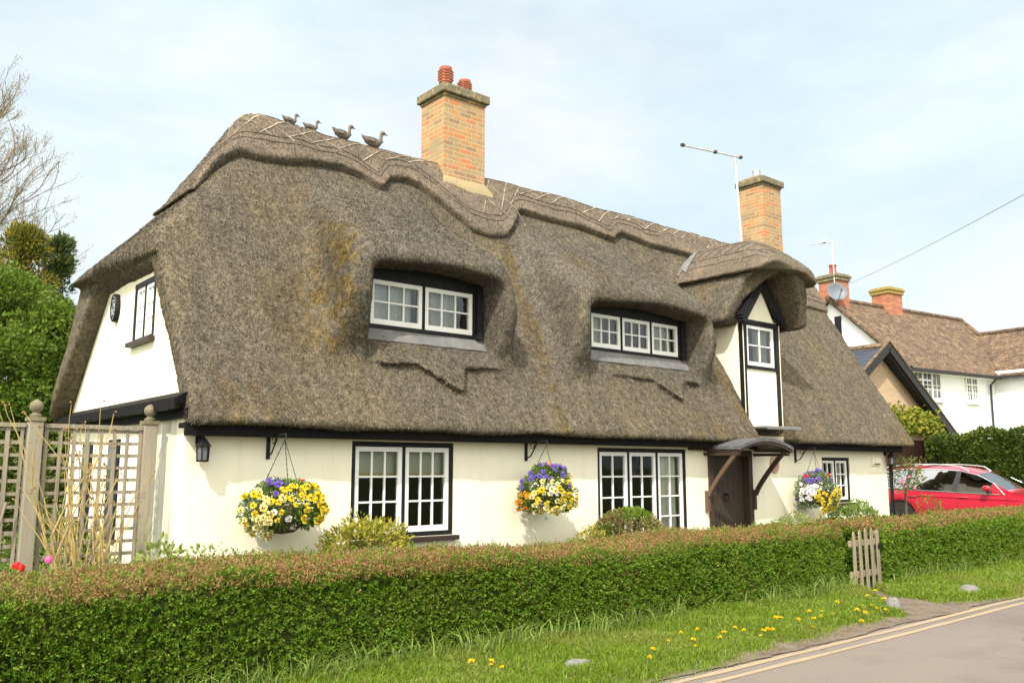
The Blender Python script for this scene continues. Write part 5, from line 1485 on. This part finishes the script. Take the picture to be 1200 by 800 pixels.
for (xa, za), (xb, zb) in (((gx0 - .35, gev - .25), (gap, gpk)), ((29.55, gev - .25), (gap, gpk))):
    y0, y1 = 12.62, 20.3; mb.add([(xa, y0, za), (xb, y0, zb), (xb, y1, zb), (xa, y1, za), (xa, y0, za - .09), (xb, y0, zb - .09), (xb, y1, zb - .09), (xa, y1, za - .09)],
        [(0, 1, 2, 3), (4, 7, 6, 5), (0, 4, 5, 1), (3, 2, 6, 7), (0, 3, 7, 4)])
M['slate_rows'] = brickmat('slate_courses', (.06, .07, .095), (.045, .052, .07), (.02, .022, .03), 1.0, .3, .13, mort=.008)
build('roof', mb, 'slate_rows', GA, recalc=False)
for xa, za, xb, zb in ((gx0 - .37, gev - .36, gap - .02, gpk - .02), (29.57, gev - .36, gap + .02, gpk - .02)):
    mb = MB(); mb.bar((xa, 12.60, za), (xb, 12.60, zb), .04, .26, up=(0, 0, 1)); mb.bar((xa, 12.66, za - .12), (xb, 12.66, zb - .12), .05, .14); build('bargeboard', mb, 'barge', GA)
    mb = MB(); mb.bar((xa, 12.595, za + .17), (xb, 12.595, zb + .17), .07, .05); build('verge_tiles', mb, 'tiles', GA)
mb = MB(); mb.tube([(gap, 12.6, gpk + .02), (gap, 20.3, gpk + .02)], .10, 8); build('ridge_tile', mb, 'tiles', GA)
CRP = thing('climbing_plant', 'yellow green climber trained across the front of the tan garage', 'climber', (28.4, 12.9, 0))
r_ = np.random.default_rng(9); n = 3600; u = r_.random(n)
px = 23.4 + 5.0 * u; P = np.stack([px, 12.88 - r_.random(n) * .32, 2.92 + .42 * (vnoise(np.stack([px * 1.6, px * 0, px * 0], 1), 3) - .1) * r_.random(n) + r_.normal(0, .16, n) + .55 * np.clip((24.7 - px), 0, 1)], 1)
P2 = np.stack([28.55 + r_.normal(0, .13, 500), 12.85 - r_.random(500) * .2, r_.uniform(1.6, 2.9, 500)], 1); P = np.concatenate([P, P2])
V, F = leaves(P, np.tile([0, -1.0, .2], (len(P), 1)), .13, .085, .6, .2, .1, r_)
npbuild('foliage', V, F, ['leaf_gold', 'leaf_box'], (r_.random(len(F)) < .5).astype(int), CRP)
mb = MB(); mb.tube([(28.55, 12.9, -.1), (28.52, 12.9, 1.5), (28.3, 12.9, 2.7), (26, 12.9, 2.9), (23.8, 12.9, 3.2)], [.04, .035, .03, .025, .015], 6); build('stem', mb, 'bark', CRP)

# tall hedge beyond the car
r_ = np.random.default_rng(17); n = 34000
u, v = r_.random(n), r_.random(n); front = r_.random(n) < .62
Px = np.where(front, 26.9, 26.9 + 1.5 * r_.random(n)); Py = -2 + 14.4 * u; top = 2.62 + .16 * (vnoise(np.stack([Py * .8, Px * .8, Py * 0], 1), 5) - .5) * 2
Pz = np.where(front, top * v, top); P = np.stack([Px, Py, Pz], 1); N = np.where(front[:, None], np.array([-1.0, 0, .25]), np.array([0, 0, 1.0]))
far_end = r_.random(n) < .07; P[far_end] = np.stack([26.9 + 1.5 * r_.random(far_end.sum()), np.full(far_end.sum(), 12.4), (top * v)[far_end]], 1)
P = P + N * (((vnoise(P * 1.1, 6) - .5) * .75 + (vnoise(P * 3.1, 7) - .5) * .35) * np.where(front, 1, .5) - r_.random(n) * .18)[:, None]
V, F = leaves(P, N, .125, .062, .55, .22, .2, r_)
cb = MB(); cb.box(27.15, 28.25, -1.9, 12.2, -.1, 2.50); CV = np.array(cb.v); CF = np.array(cb.f)
V2, Fl, mi = join([(V, F, 0), (CV, CF, 1)])
tag(npbuild('tall_hedge', V2, Fl, ['leaf_dark', 'hedge_core'], mi), 'tall dark green hedge standing behind the red car', 'hedge')

# ------------------------------------------------------------------ red estate car, nose towards the road
CAR = thing('parked_car', 'red estate car with silver roof rail parked in front of the garage', 'car', (21.95, 9.02, .15), 0, local=True); CAR.scale = (1.03, 1.09, 1.02)
# local frame: y runs from the nose (-) to the tail (+), x- is the visible flank
prof_roof = [(-2.30, .66), (-2.20, .74), (-1.7, .86), (-1.02, .955), (-.95, .985), (-.35, 1.36), (.05, 1.475), (.6, 1.51), (1.2, 1.50), (1.75, 1.44), (2.0, 1.36), (2.32, .98), (2.36, .80)]
def lerp(tab, y): return float(np.interp(y, [p[0] for p in tab], [p[1] for p in tab]))
BELT = [(-2.32, .66), (-1.8, .80), (-1.05, .875), (.1, .915), (1.3, .965), (2.36, .985)]
HALF = [(-2.32, .55), (-2.2, .70), (-1.9, .83), (-1.2, .895), (0, .91), (1.2, .905), (1.9, .87), (2.25, .78), (2.36, .66)]
ys = np.concatenate([np.linspace(-2.32, -1.0, 15), np.linspace(-.93, 1.95, 30), np.linspace(2.0, 2.36, 8)])
mb = MB(); gl = MB(); rings = []
for y in ys:
    hw, b, rf = lerp(HALF, y), lerp(BELT, y), lerp(prof_roof, y)
    wa = 0
    for ya in (-1.42, 1.32):
        if abs(y - ya) < .37: wa = max(wa, math.sqrt(.37 ** 2 - (y - ya) ** 2))
    sill = max(.22, .33 + wa) if wa > .05 else .22
    cabin = max(0.0, rf - b - .04); k = min(1, cabin / .45); rw = hw * (1 - .26 * k)
    bt = min(b, rf - .02)
    half = [(hw * .93, sill), (hw * .985, max(sill + .02, .42)), (hw, max(sill + .05, .60)), (hw * .985, max(sill + .08, bt - .13)), (hw * .955, bt), (rw + (hw * .93 - rw) * .08 if k > 0 else hw * .90, bt + (rf - bt) * .88), (rw * .86, bt + (rf - bt) * .97), (0, rf + .015)]
    rings.append([(-x, y, z) for x, z in half] + [(x, y, z) for x, z in half[-2::-1]])
mb.loft(rings, 0, caps=True)
nr = len(rings[0])
for fi, f in enumerate(mb.f[:-2]):                         # side glass between belt and roof rail
    i, j = divmod(fi, nr); y = (ys[i] + ys[i + 1]) / 2
    if j in (4, nr - 6) and -.62 < y < 1.88 : mb.m[fi] = 1
    if j in (5, 6, 7, 8) and (-.93 < y < -.36): mb.m[fi] = 1
    if j in (5, 6, 7, 8) and (2.02 < y < 2.30): mb.m[fi] = 1
body = build('body', mb, ['car_red', 'glass_car'], CAR, smooth=38)
mb = MB(); mb.loft([[(-.80, y, .3), (.80, y, .3), (.78, y, .88), (-.78, y, .88)] for y in (-.9, 0, 1.9)]); 
for sx in (-.38, .38):
    for yy in (-.1, .95):
        mb.box(sx - .24, sx + .24, yy + .25, yy + .38, .5, 1.12); mb.box(sx - .12, sx + .12, yy + .28, yy + .36, 1.14, 1.32)
M['cabin'] = simple('grey_car_seats', (.16, .165, .17), .8); build('cabin_interior', mb, 'cabin', CAR)
for s in (-1, 1):
    mb = MB(); tr = MB()
    # pillars and trim follow the flank surface
    def flank(y, t): 
        hw, b, rf = lerp(HALF, y), lerp(BELT, y), lerp(prof_roof, y); k = min(1, max(0, rf - b - .04) / .45); rw = hw * (1 - .26 * k); bt = min(b, rf - .02)
        x0, z0 = hw * .955, bt; x1, z1 = rw + (hw * .93 - rw) * .08, bt + (rf - bt) * .88
        return Vector((s * (x0 + (x1 - x0) * t + .006), y, z0 + (z1 - z0) * t))
    for y0, y1 in ((.10, .02), (1.14, 1.08)):
        a, b = flank(y0 - .02, .0), flank(y1 - .02, 1.0); a2, b2 = flank(y0 + .09, .0), flank(y1 + .08, 1.0)
        mb = MB(); mb.add([a, a2, b2, b], [(0, 1, 2, 3)]); build('door_pillar', mb, 'plastic_dark', CAR, recalc=False)
    top_ = [flank(y, 1.0) for y in np.linspace(-.66, 1.80, 22)]; bot_ = [flank(y, .0) for y in np.linspace(1.86, -.88, 22)]
    tr.tube(top_ + [flank(1.87, .5)] + bot_ + [top_[0]], .013, 6); build('window_trim', tr, 'chrome', CAR, recalc=False)
    rl = MB(); pts = [flank(y, 1.0) + Vector((-s * .07, 0, .115 - .04 * abs((y - .85) / 1.0) ** 4)) for y in np.linspace(-.12, 1.85, 14)]; pts[0].z -= .05; pts[-1].z -= .05
    rl.tube(pts, .012, 6); build('roof_rail', rl, 'chrome', CAR, recalc=False)
    mi_ = MB(); rings = []
    for t, rad in ((0, .035), (.25, .075), (.6, .085), (.9, .07), (1, .03)):
        c = Vector((s * (.93 + .19 * t), -.58 - .03 * t, 1.0 + .03 * t)); rings.append([(c.x, c.y + rad * 1.05 * math.cos(a), c.z + rad * .82 * math.sin(a)) for a in np.linspace(0, 2 * PI, 13)[:-1]])
    mi_.loft(rings); build('wing_mirror', mi_, 'car_red', CAR, smooth=50)
    mb = MB(); mb.bar((s * .86, -.56, .93), (s * .96, -.58, .97), .05, .05); build('mirror_arm', mb, 'plastic_dark', CAR)
    for y in (-.07, 1.02):
        hb = MB(); x = lerp(HALF, y) * .99
        hb.loft([[(s * (x + .004), y + .11 * math.cos(a), .80 + .035 * math.sin(a)) for a in np.linspace(0, 2 * PI, 13)[:-1]], [(s * (x - .02), y + .095 * math.cos(a), .80 + .025 * math.sin(a)) for a in np.linspace(0, 2 * PI, 13)[:-1]]])
        hb.tube([(s * (x + .004), y - .10, .805), (s * (x + .022), y - .04, .81), (s * (x + .022), y + .06, .81), (s * (x + .004), y + .10, .805)], .012, 6)
        build('door_handle', hb, 'car_red', CAR, smooth=50)
    for ysm in (-.93, .06, 1.12):
        sm_ = MB(); sm_.tube([Vector((s * (lerp(HALF, ysm) * k_ + .003), ysm + (.05 if ysm > 1 else 0) * q_, z_)) for k_, z_, q_ in ((.985, .42, 0), (1.0, .60, 0), (.992, .72, 0), (.958, lerp(BELT, ysm) - .01, 0))], .004, 4); build('door_seam', sm_, 'plastic_dark', CAR, recalc=False)
    cr = MB(); cr.tube([Vector((s * (lerp(HALF, y) * .985 + .004), y, lerp(BELT, y) - .10 - .01 * (y + 1))) for y in np.linspace(-1.6, .9, 16)], .010, 5); build('crease', cr, 'car_red', CAR, recalc=False)
    for y in (-1.42, 1.32):
        wh = MB(lambda a_, b_, c_, y=y: (s * (.80 + c_), y + a_, .325 + b_)); wh.loft([[(rr_ * math.cos(a), rr_ * math.sin(a), c) for a in np.linspace(0, 2 * PI, 25)[:-1]] for rr_, c in ((.2, -.1), (.31, -.1), (.325, -.06), (.325, .05), (.31, .085), (.22, .09))])
        wl = build('wheel', wh, 'tyre', CAR, smooth=40)
        rm = MB(lambda a_, b_, c_, y=y: (s * (.80 + c_), y + a_, .325 + b_)); rm.loft([[(rr_ * math.cos(a), rr_ * math.sin(a), c) for a in np.linspace(0, 2 * PI, 25)[:-1]] for rr_, c in ((.225, .05), (.225, .09), (.20, .085), (.19, .04), (.02, .04))])
        for k in range(5):
            a = 2 * PI * k / 5; rm.bar((.03 * math.cos(a), .03 * math.sin(a), .07), (.2 * math.cos(a), .2 * math.sin(a), .075), .05, .03, up=(0, 0, 1))
        build('rim', rm, 'alloy', wl, smooth=40)
    hl = MB(); hl.loft([[(s * .50, -2.26, .60), (s * .50, -2.23, .70), (s * .74, -2.12, .74), (s * .74, -2.15, .63)], [(s * .50, -2.1, .60), (s * .50, -2.1, .70), (s * .74, -1.95, .74), (s * .74, -1.98, .63)]]); build('headlight', hl, 'headlamp', CAR)
    tl = MB(); tl.loft([[(s * .50, 2.37, .78), (s * .50, 2.35, .92), (s * .80, 2.20, .94), (s * .80, 2.23, .80)], [(s * .50, 2.2, .78), (s * .50, 2.2, .92), (s * .78, 2.1, .94), (s * .78, 2.1, .80)]]); build('tail_light', tl, 'taillamp', CAR)

# ------------------------------------------------------------------ white house with mossy tiles
WH = thing('white_house', 'white rendered house with mossy tiled roof beyond the garage', 'house', (31.52, 15.13, 0), -math.radians(6.8), local=True)
EV = 5.55; RV = 3.1; RZ = 8.42
mb = MB()
mb.box(0, 6.1, 0, .3, -.2, EV); mb.box(0, .3, .301, 6.2, -.2, EV); mb.box(.301, 12, 5.9, 6.2, -.2, EV)
mb.add([(0, 0, EV), (0, 6.2, EV), (0, RV, RZ - .08)], [(2, 1, 0)]); mb.add([(.3, 0, EV), (.3, 6.2, EV), (.3, RV, RZ - .08)], [(0, 1, 2)])
mb.box(6.101, 6.4, -6.2, .3, -.2, EV); mb.box(6.401, 12, -6.2, -5.9, -.2, EV); mb.box(11.8, 12, -5.899, 5.899, -.2, EV)
mb.add([(6.1, -6.2, EV), (12, -6.2, EV), (9.05, -6.2, 7.5)], [(0, 1, 2)])
build('wall', mb, 'white_render', WH, recalc=False)
mb = MB()
def slab(vs, th_=.12):
    n = len(vs); lo = [(a, b, c - th_) for a, b, c in vs]
    mb.add(list(vs) + lo, [tuple(range(n)), tuple(range(2 * n - 1, n - 1, -1))] + [(i, n + i, n + (i + 1) % n, (i + 1) % n) for i in range(n)])
slab([(-.18, -.32, EV - .26), (6.02, -.32, EV - .26), (9.05, 2.08, 7.50), (12.4, -.3, EV - .24), (9.5, RV, RZ), (-.18, RV, RZ)][:3] + [(9.5, RV, RZ), (-.18, RV, RZ)])
slab([(-.18, RV, RZ), (9.5, RV, RZ), (12.6, 6.5, EV - .26), (-.18, 6.5, EV - .26)])
slab([(9.05, 2.08, 7.49), (12.6, -.3, EV - .27), (12.6, 6.5, EV - .27), (9.5, RV, RZ)])
slab([(5.82, -6.4, EV - .24), (9.05, -6.4, 7.56), (9.05, 2.15, 7.56), (6.0, -.30, EV - .19)])
slab([(9.05, -6.4, 7.56), (12.28, -6.4, EV - .24), (12.28, 2.2, EV - .24), (9.05, 2.15, 7.56)])
rf = build('roof', mb, 'tiles', WH, recalc=False)
mb = MB(); mb.tube([(-.18, RV, RZ + .02), (9.5, RV, RZ + .02)], .11, 8); mb.tube([(9.05, -6.4, 7.58), (9.05, 2.1, 7.58)], .11, 8); mb.tube([(9.5, RV, RZ), (9.1, 2.1, 7.6)], .1, 8)
mb.bar((-.14, -.34, EV - .22), (-.14, RV, RZ + .04), .16, .10); build('ridge_tile', mb, 'tiles', rf, recalc=False)
mb = MB(); mb.box(-.15, 5.95, -.42, -.30, EV - .36, EV - .25); mb.box(-.15, 6.05, -.30, -.002, EV - .37, EV - .29, 1); mb.box(5.72, 5.84, -6.4, -.43, EV - .36, EV - .25); mb.box(5.845, 6.098, -6.4, -.32, EV - .33, EV - .30, 0)
mb.tube([(5.6, -.37, EV - .34), (5.6, -.10, EV - .6), (5.6, -.07, .2)], .045, 8)
build('gutter', mb, ['plastic_dark', 'white_render'], WH)
def white_window(T, u0, u1, w0, w1, n, tall=()):
    mb = MB(T); fr = .06
    mb.box(u0, u1, w1 - fr, w1, -.03, .03); mb.box(u0, u1, w0, w0 + fr, -.03, .03); mb.box(u0, u0 + fr, w0 + fr, w1 - fr, -.03, .029); mb.box(u1 - fr, u1, w0 + fr, w1 - fr, -.03, .029)
    for k in range(n):
        a = u0 + (u1 - u0) * k / n; b = u0 + (u1 - u0) * (k + 1) / n
        if k: mb.box(a - .04, a + .04, w0 + fr, w1 - fr, -.03, .028)
        if k not in tall: mb.box(a + .045, b - .045, w0 + (w1 - w0) * .66, w0 + (w1 - w0) * .72, -.03, .027)
        mb.box((a + b) / 2 - .014, (a + b) / 2 + .014, w0 + fr, w1 - fr, -.02, .02)
        for q in (.36, .52): mb.box(a + .06, b - .06, w0 + (w1 - w0) * q - .012, w0 + (w1 - w0) * q + .012, -.02, .018)
    wn = build('window', mb, 'white_paint', WH)
    gb = MB(T); gb.box(u0 + .03, u1 - .03, w0 + .03, w1 - .03, -.004, .004); build('pane', gb, 'dark_pane', wn)
    sb = MB(T); sb.box(u0 - .08, u1 + .08, w0 - .11, w0 - .005, .0, .14); build('sill', sb, 'white_paint', wn)
TWF = lambda u, w_, d: (u, -d - .032, w_)
white_window(TWF, .38, 2.18, 4.22, 5.24, 3, (2,)); white_window(TWF, 3.92, 4.74, 4.24, 5.20, 2); white_window(TWF, .4, 2.2, 1.1, 2.3, 3)
mb = MB(); mb.box(-.04, -.001, 2.62, 2.92, 6.86, 7.66); mb.box(-.06, -.002, 2.60, 2.94, 6.82, 6.858)
build('gable_slit_window', mb, 'black_paint', WH)
def bchim(x0, x1, y0, y1, z0, z1, capm, label, potr=None):
    mb = MB(); mb.box(x0, x1, y0, y1, z0, z1 - .3); c = build('chimney', mb, 'brick_red', WH, label=label)
    mb = MB(); mb.box(x0 - .06, x1 + .06, y0 - .06, y1 + .06, z1 - .3, z1 - .16); mb.box(x0 - .10, x1 + .10, y0 - .10, y1 + .10, z1 - .159, z1 - .06); mb.box(x0 - .04, x1 + .04, y0 - .04, y1 + .04, z1 - .059, z1); build('chimney_cap', mb, capm, c, bevel=.02)
    if potr:
        mb = MB(); mb.lathe([(.16, 0), (.14, .05), (.13, .38), (.16, .40), (.15, .46), (.10, .46)], ((x0 + x1) / 2, (y0 + y1) / 2, z1 - .01), 14); build('chimney_pot', mb, 'terracotta', c, smooth=40)
bchim(.02, .78, 2.75, 3.62, 7.2, 9.46, 'stone_cap', 'red brick chimney with a single clay pot', True)
bchim(3.45, 4.42, 2.75, 3.55, 7.6, 9.30, 'lichen_cap', 'red brick chimney with orange lichen on its cap')
def loc2w(p):
    m = Matrix.Rotation(-math.radians(6.8), 4, 'Z'); q = m @ Vector(p); return (q.x + 31.52, q.y + 15.13, q.z)
A2 = thing('tv_aerial', 'small television aerial above the white house chimney', 'aerial', loc2w((.05, 2.7, 8.3)))
mb = MB(); mb.tube([loc2w((-.04, 2.80, 8.0)), loc2w((-.04, 2.84, 10.78))], .022, 6); build('mast', mb, 'aerial', A2)
mb = MB(); p0, p1 = Vector(loc2w((-.04, 2.74, 10.72))), Vector(loc2w((-.04, 3.95, 10.86))); mb.tube([p0, p1], .016, 6)
for k in range(9):
    p = p0.lerp(p1, .1 + k * .1); mb.tube([p + Vector((-.12, 0, 0)), p + Vector((.12, 0, 0))], .006, 4)
p = p0.lerp(p1, .36); mb.box(p.x - .1, p.x + .1, p.y - .08, p.y + .08, p.z + .02, p.z + .13)
build('boom', mb, 'aerial', A2)
DS = thing('satellite_dish', 'grey satellite dish fixed below the white house chimney', 'satellite dish', loc2w((-.1, 2.6, 8.5)))
mb = MB(); c = Vector(loc2w((-.30, 2.52, 8.62))); ax = Vector((-.55, -.80, .22)).normalized(); s_ = ax.cross(Vector((0, 0, 1))).normalized(); t_ = s_.cross(ax); rings = []
for rr_, dd in ((.02, -.11), (.15, -.095), (.28, -.05), (.39, 0), (.40, .0), (.29, -.07), (.15, -.115), (.02, -.13)):
    rings.append([tuple(c + ax * dd + (s_ * math.cos(a) * 1.05 + t_ * math.sin(a) * .95) * rr_) for a in np.linspace(0, 2 * PI, 21)[:-1]])
mb.loft(rings); M['dish'] = simple('grey_dish', (.15, .17, .20), .5); build('reflector', mb, 'dish', DS, smooth=50)
mb = MB(); mb.tube([c - t_ * .36, c + ax * .34 - t_ * .12], .014, 5); mb.lathe([(.03, -.04), (.035, .05)], c + ax * .34 - t_ * .12, 8); mb.tube([c - ax * .12, Vector(loc2w((.06, 2.76, 8.45)))], .025, 6); build('arm', mb, 'plastic_dark', DS)

# overhead cable from the white house chimney to a pole near the camera
def camray(x, y):
    d = fw + rr * ((x - 600) / 1010) - upv * ((y - 400) / 1010); return d
mb = MB(); A = Vector(loc2w((.3, 2.7, 8.9))); Bp = Vector((14.6, 3.2, 6.55)); pts = []
for i in range(25):
    t = i / 24; p = A.lerp(Bp, t); p.z -= .12 * 4 * t * (1 - t); pts.append(p)
mb.tube(pts, .0065, 6); tag(build('overhead_cable', mb, 'lead', recalc=False), 'thin grey overhead cable running down to the white house chimney', 'cable')

# ------------------------------------------------------------------ trees and garden backdrop at the left
def limb(mb, p, d, L, rad, depth, r, up=.1, spread=.7, ends=None, kids=(2, 4), shrink=.72, thin=.6, minr=.004, sides=5):
    n = 4 if depth > 0 else 3; q = Vector(p); pts = [q.copy()]; dd = Vector(d).normalized()
    for i in range(n):
        dd = (dd + Vector((r.uniform(-.17, .17), r.uniform(-.17, .17), r.uniform(-.08, .12) + up * .3))).normalized(); q = q + dd * L / n; pts.append(q.copy())
    mb.tube(pts, [max(minr, rad * (1 - .45 * i / n)) for i in range(n + 1)], sides if rad > .03 else 3, cap=False)
    if ends is not None and depth <= 1: ends.extend(pts[1:])
    if depth == 0: return
    for k in range(r.randint(*kids)):
        i = r.randint(1, n) if k else n; a = r.uniform(0, 2 * PI); s = r.uniform(.5, 1.0) * spread
        o = Vector((math.cos(a), math.sin(a), r.uniform(-.2, .4))); nd = (dd + o * s).normalized()
        limb(mb, pts[i], nd, L * r.uniform(shrink - .14, shrink + .1), rad * thin * (1 if k else 1.15), depth - 1, r, up, spread, ends, kids, shrink, thin, minr, sides)
# bare spring tree, just breaking bud
BT = thing('budding_tree', 'tall bare tree with hazy pinkish spring buds, far left', 'tree', (4.25, 47.8, 0))
mb = MB(); ends = []; r = random.Random(12); base = Vector((4.25, 47.8, 0))
pts = [base, base + Vector((.1, 0, 4)), base + Vector((0, .2, 9)), base + Vector((.2, 0, 14)), base + Vector((.3, 0, 18.5))]
mb.tube(pts, [.42, .34, .26, .16, .05], 9)
for k in range(60):
    z = 3.5 + 14.0 * (k / 59) ** .9; a = k * 2.4 + r.uniform(-.4, .4); f_ = 1 - (z - 3.5) / 17.5
    limb(mb, base + Vector((.1, .05, z)), (math.cos(a), math.sin(a), .45), 1.2 + 2.7 * f_ ** .8, .04 + .06 * f_, 4, r, .18, .72, ends, (2, 4), .70, .58, .009, 4)
build('branches', mb, 'bark_pale', BT, recalc=False)
r_ = np.random.default_rng(5); EN = np.array([tuple(e) for e in ends]); k = r_.choice(len(EN), min(42000, len(EN) * 4)); P = EN[k] + r_.normal(0, .10, (len(k), 3))
V, F = leaves(P, sphere_dirs(len(P), r_), .075, .05, .5, .2, 0, r_); npbuild('buds', V, F, ['bud', 'leaf_pale'], (r_.random(len(F)) < .25).astype(int), BT)

def leafy_tree(name, label, base, H, radius, nleaf, L, W, mats, seed, conic=False, trunk=.25, centre=.55, split=None, low=.0, group=None):
    """trunk, limbs and a crown of leaf clumps gathered round the limb ends"""
    t = thing(name, label, 'tree', base, 0, group); r = random.Random(seed); r_ = np.random.default_rng(seed); b = Vector(base)
    mb = MB(); mb.tube([b, b + Vector((.05, 0, H * .35)), b + Vector((-.05, .05, H * .7)), b + Vector((0, 0, H * .95))], [trunk, trunk * .8, trunk * .45, trunk * .1], 8)
    cl = []; n = 95 if not conic else 120
    for k in range(n):
        z = H * (low + (1 - low) * r.random()); f_ = z / H
        if conic: rad = radius * (1.03 - f_) ** .8 * r.uniform(.55, 1.0)
        else:
            x_ = (f_ - centre) / (1 - centre if f_ > centre else centre - low + .12); rad = radius * math.sqrt(max(.02, 1 - x_ * x_)) * r.uniform(.45, 1.0)
        a = r.uniform(0, 2 * PI); p = b + Vector((math.cos(a) * rad, math.sin(a) * rad, z)); cl.append(p)
        s_ = b + Vector((0, 0, max(.3, z - rad * (.5 if not conic else -.05)))); m_ = s_.lerp(p, .5) + Vector((0, 0, .1 * rad)); mb.tube([s_, m_, p], [trunk * .22, trunk * .13, .012], 4, cap=False)
    build('trunk', mb, 'bark', t, recalc=False)
    C = np.array([tuple(p) for p in cl]); k = r_.integers(0, len(C), nleaf); cs = radius * (.30 if not conic else .22)
    D = sphere_dirs(nleaf, r_); P = C[k] + D * (cs * r_.uniform(.45, 1.0, (nleaf, 1)) * np.array([1, 1, .75]) * (.7 + .6 * vnoise(D * 2 + C[k], seed)[:, None]))
    dirs = nrm(D + .6 * nrm(P - np.array(base) - np.array([0, 0, H * centre])))
    V, F = leaves(P, dirs, L, W, .5, .2, .15 if not conic else .3, r_)
    mi = np.zeros(len(F), int) if split is None else split(P, r_).astype(int)
    npbuild('crown', V, F, mats, mi, t); return t
leafy_tree('bushy_tree', 'dense bright green bushy tree behind the fence at the left edge', (3.45, 23.6, .2), 5.85, 2.3, 46000, .105, .07, ['leaf_spring', 'leaf_box'], 21, centre=.45, trunk=.18, split=lambda P, r: r.random(len(P)) < .2)
leafy_tree('bushy_tree', 'lower bright green bush close to the thatched back verge', (4.6, 22.6, .2), 5.2, 1.3, 20000, .105, .07, ['leaf_spring', 'leaf_box'], 22, centre=.45, trunk=.12, split=lambda P, r: r.random(len(P)) < .25)
leafy_tree('conifer_tree', 'golden bronze conifer rising behind the bushy green tree', (5.15, 30.5, .2), 8.9, 2.3, 38000, .17, .05, ['leaf_conifer', 'leaf_conifer_dark'], 23, conic=True, trunk=.2, split=lambda P, r: r.random(len(P)) < .35)
leafy_tree('conifer_tree', 'dark green conifer to the right of the golden one', (6.35, 31.5, .2), 9.0, 1.5, 18000, .17, .05, ['leaf_conifer_dark', 'leaf_conifer'], 24, conic=True, trunk=.2, split=lambda P, r: r.random(len(P)) < .12)
shrub('dark_shrub', 'dark shady shrub seen through the left lattice panel', 'shrub', (2.6, 20.5, .9), (2.4, 1.0, 1.3), 6000, .13, .08, ['leaf_dark'], 31, lumpy=.3)
shrub('garden_shrub', 'low dark shrub at the foot of the gable wall behind the lattice', 'shrub', (2.45, 11.3, .35), (.60, 1.5, .75), 4200, .07, .04, ['leaf_green', 'leaf_dark'], 32, split=lambda p, D, r: r.random(len(p)) < .6)
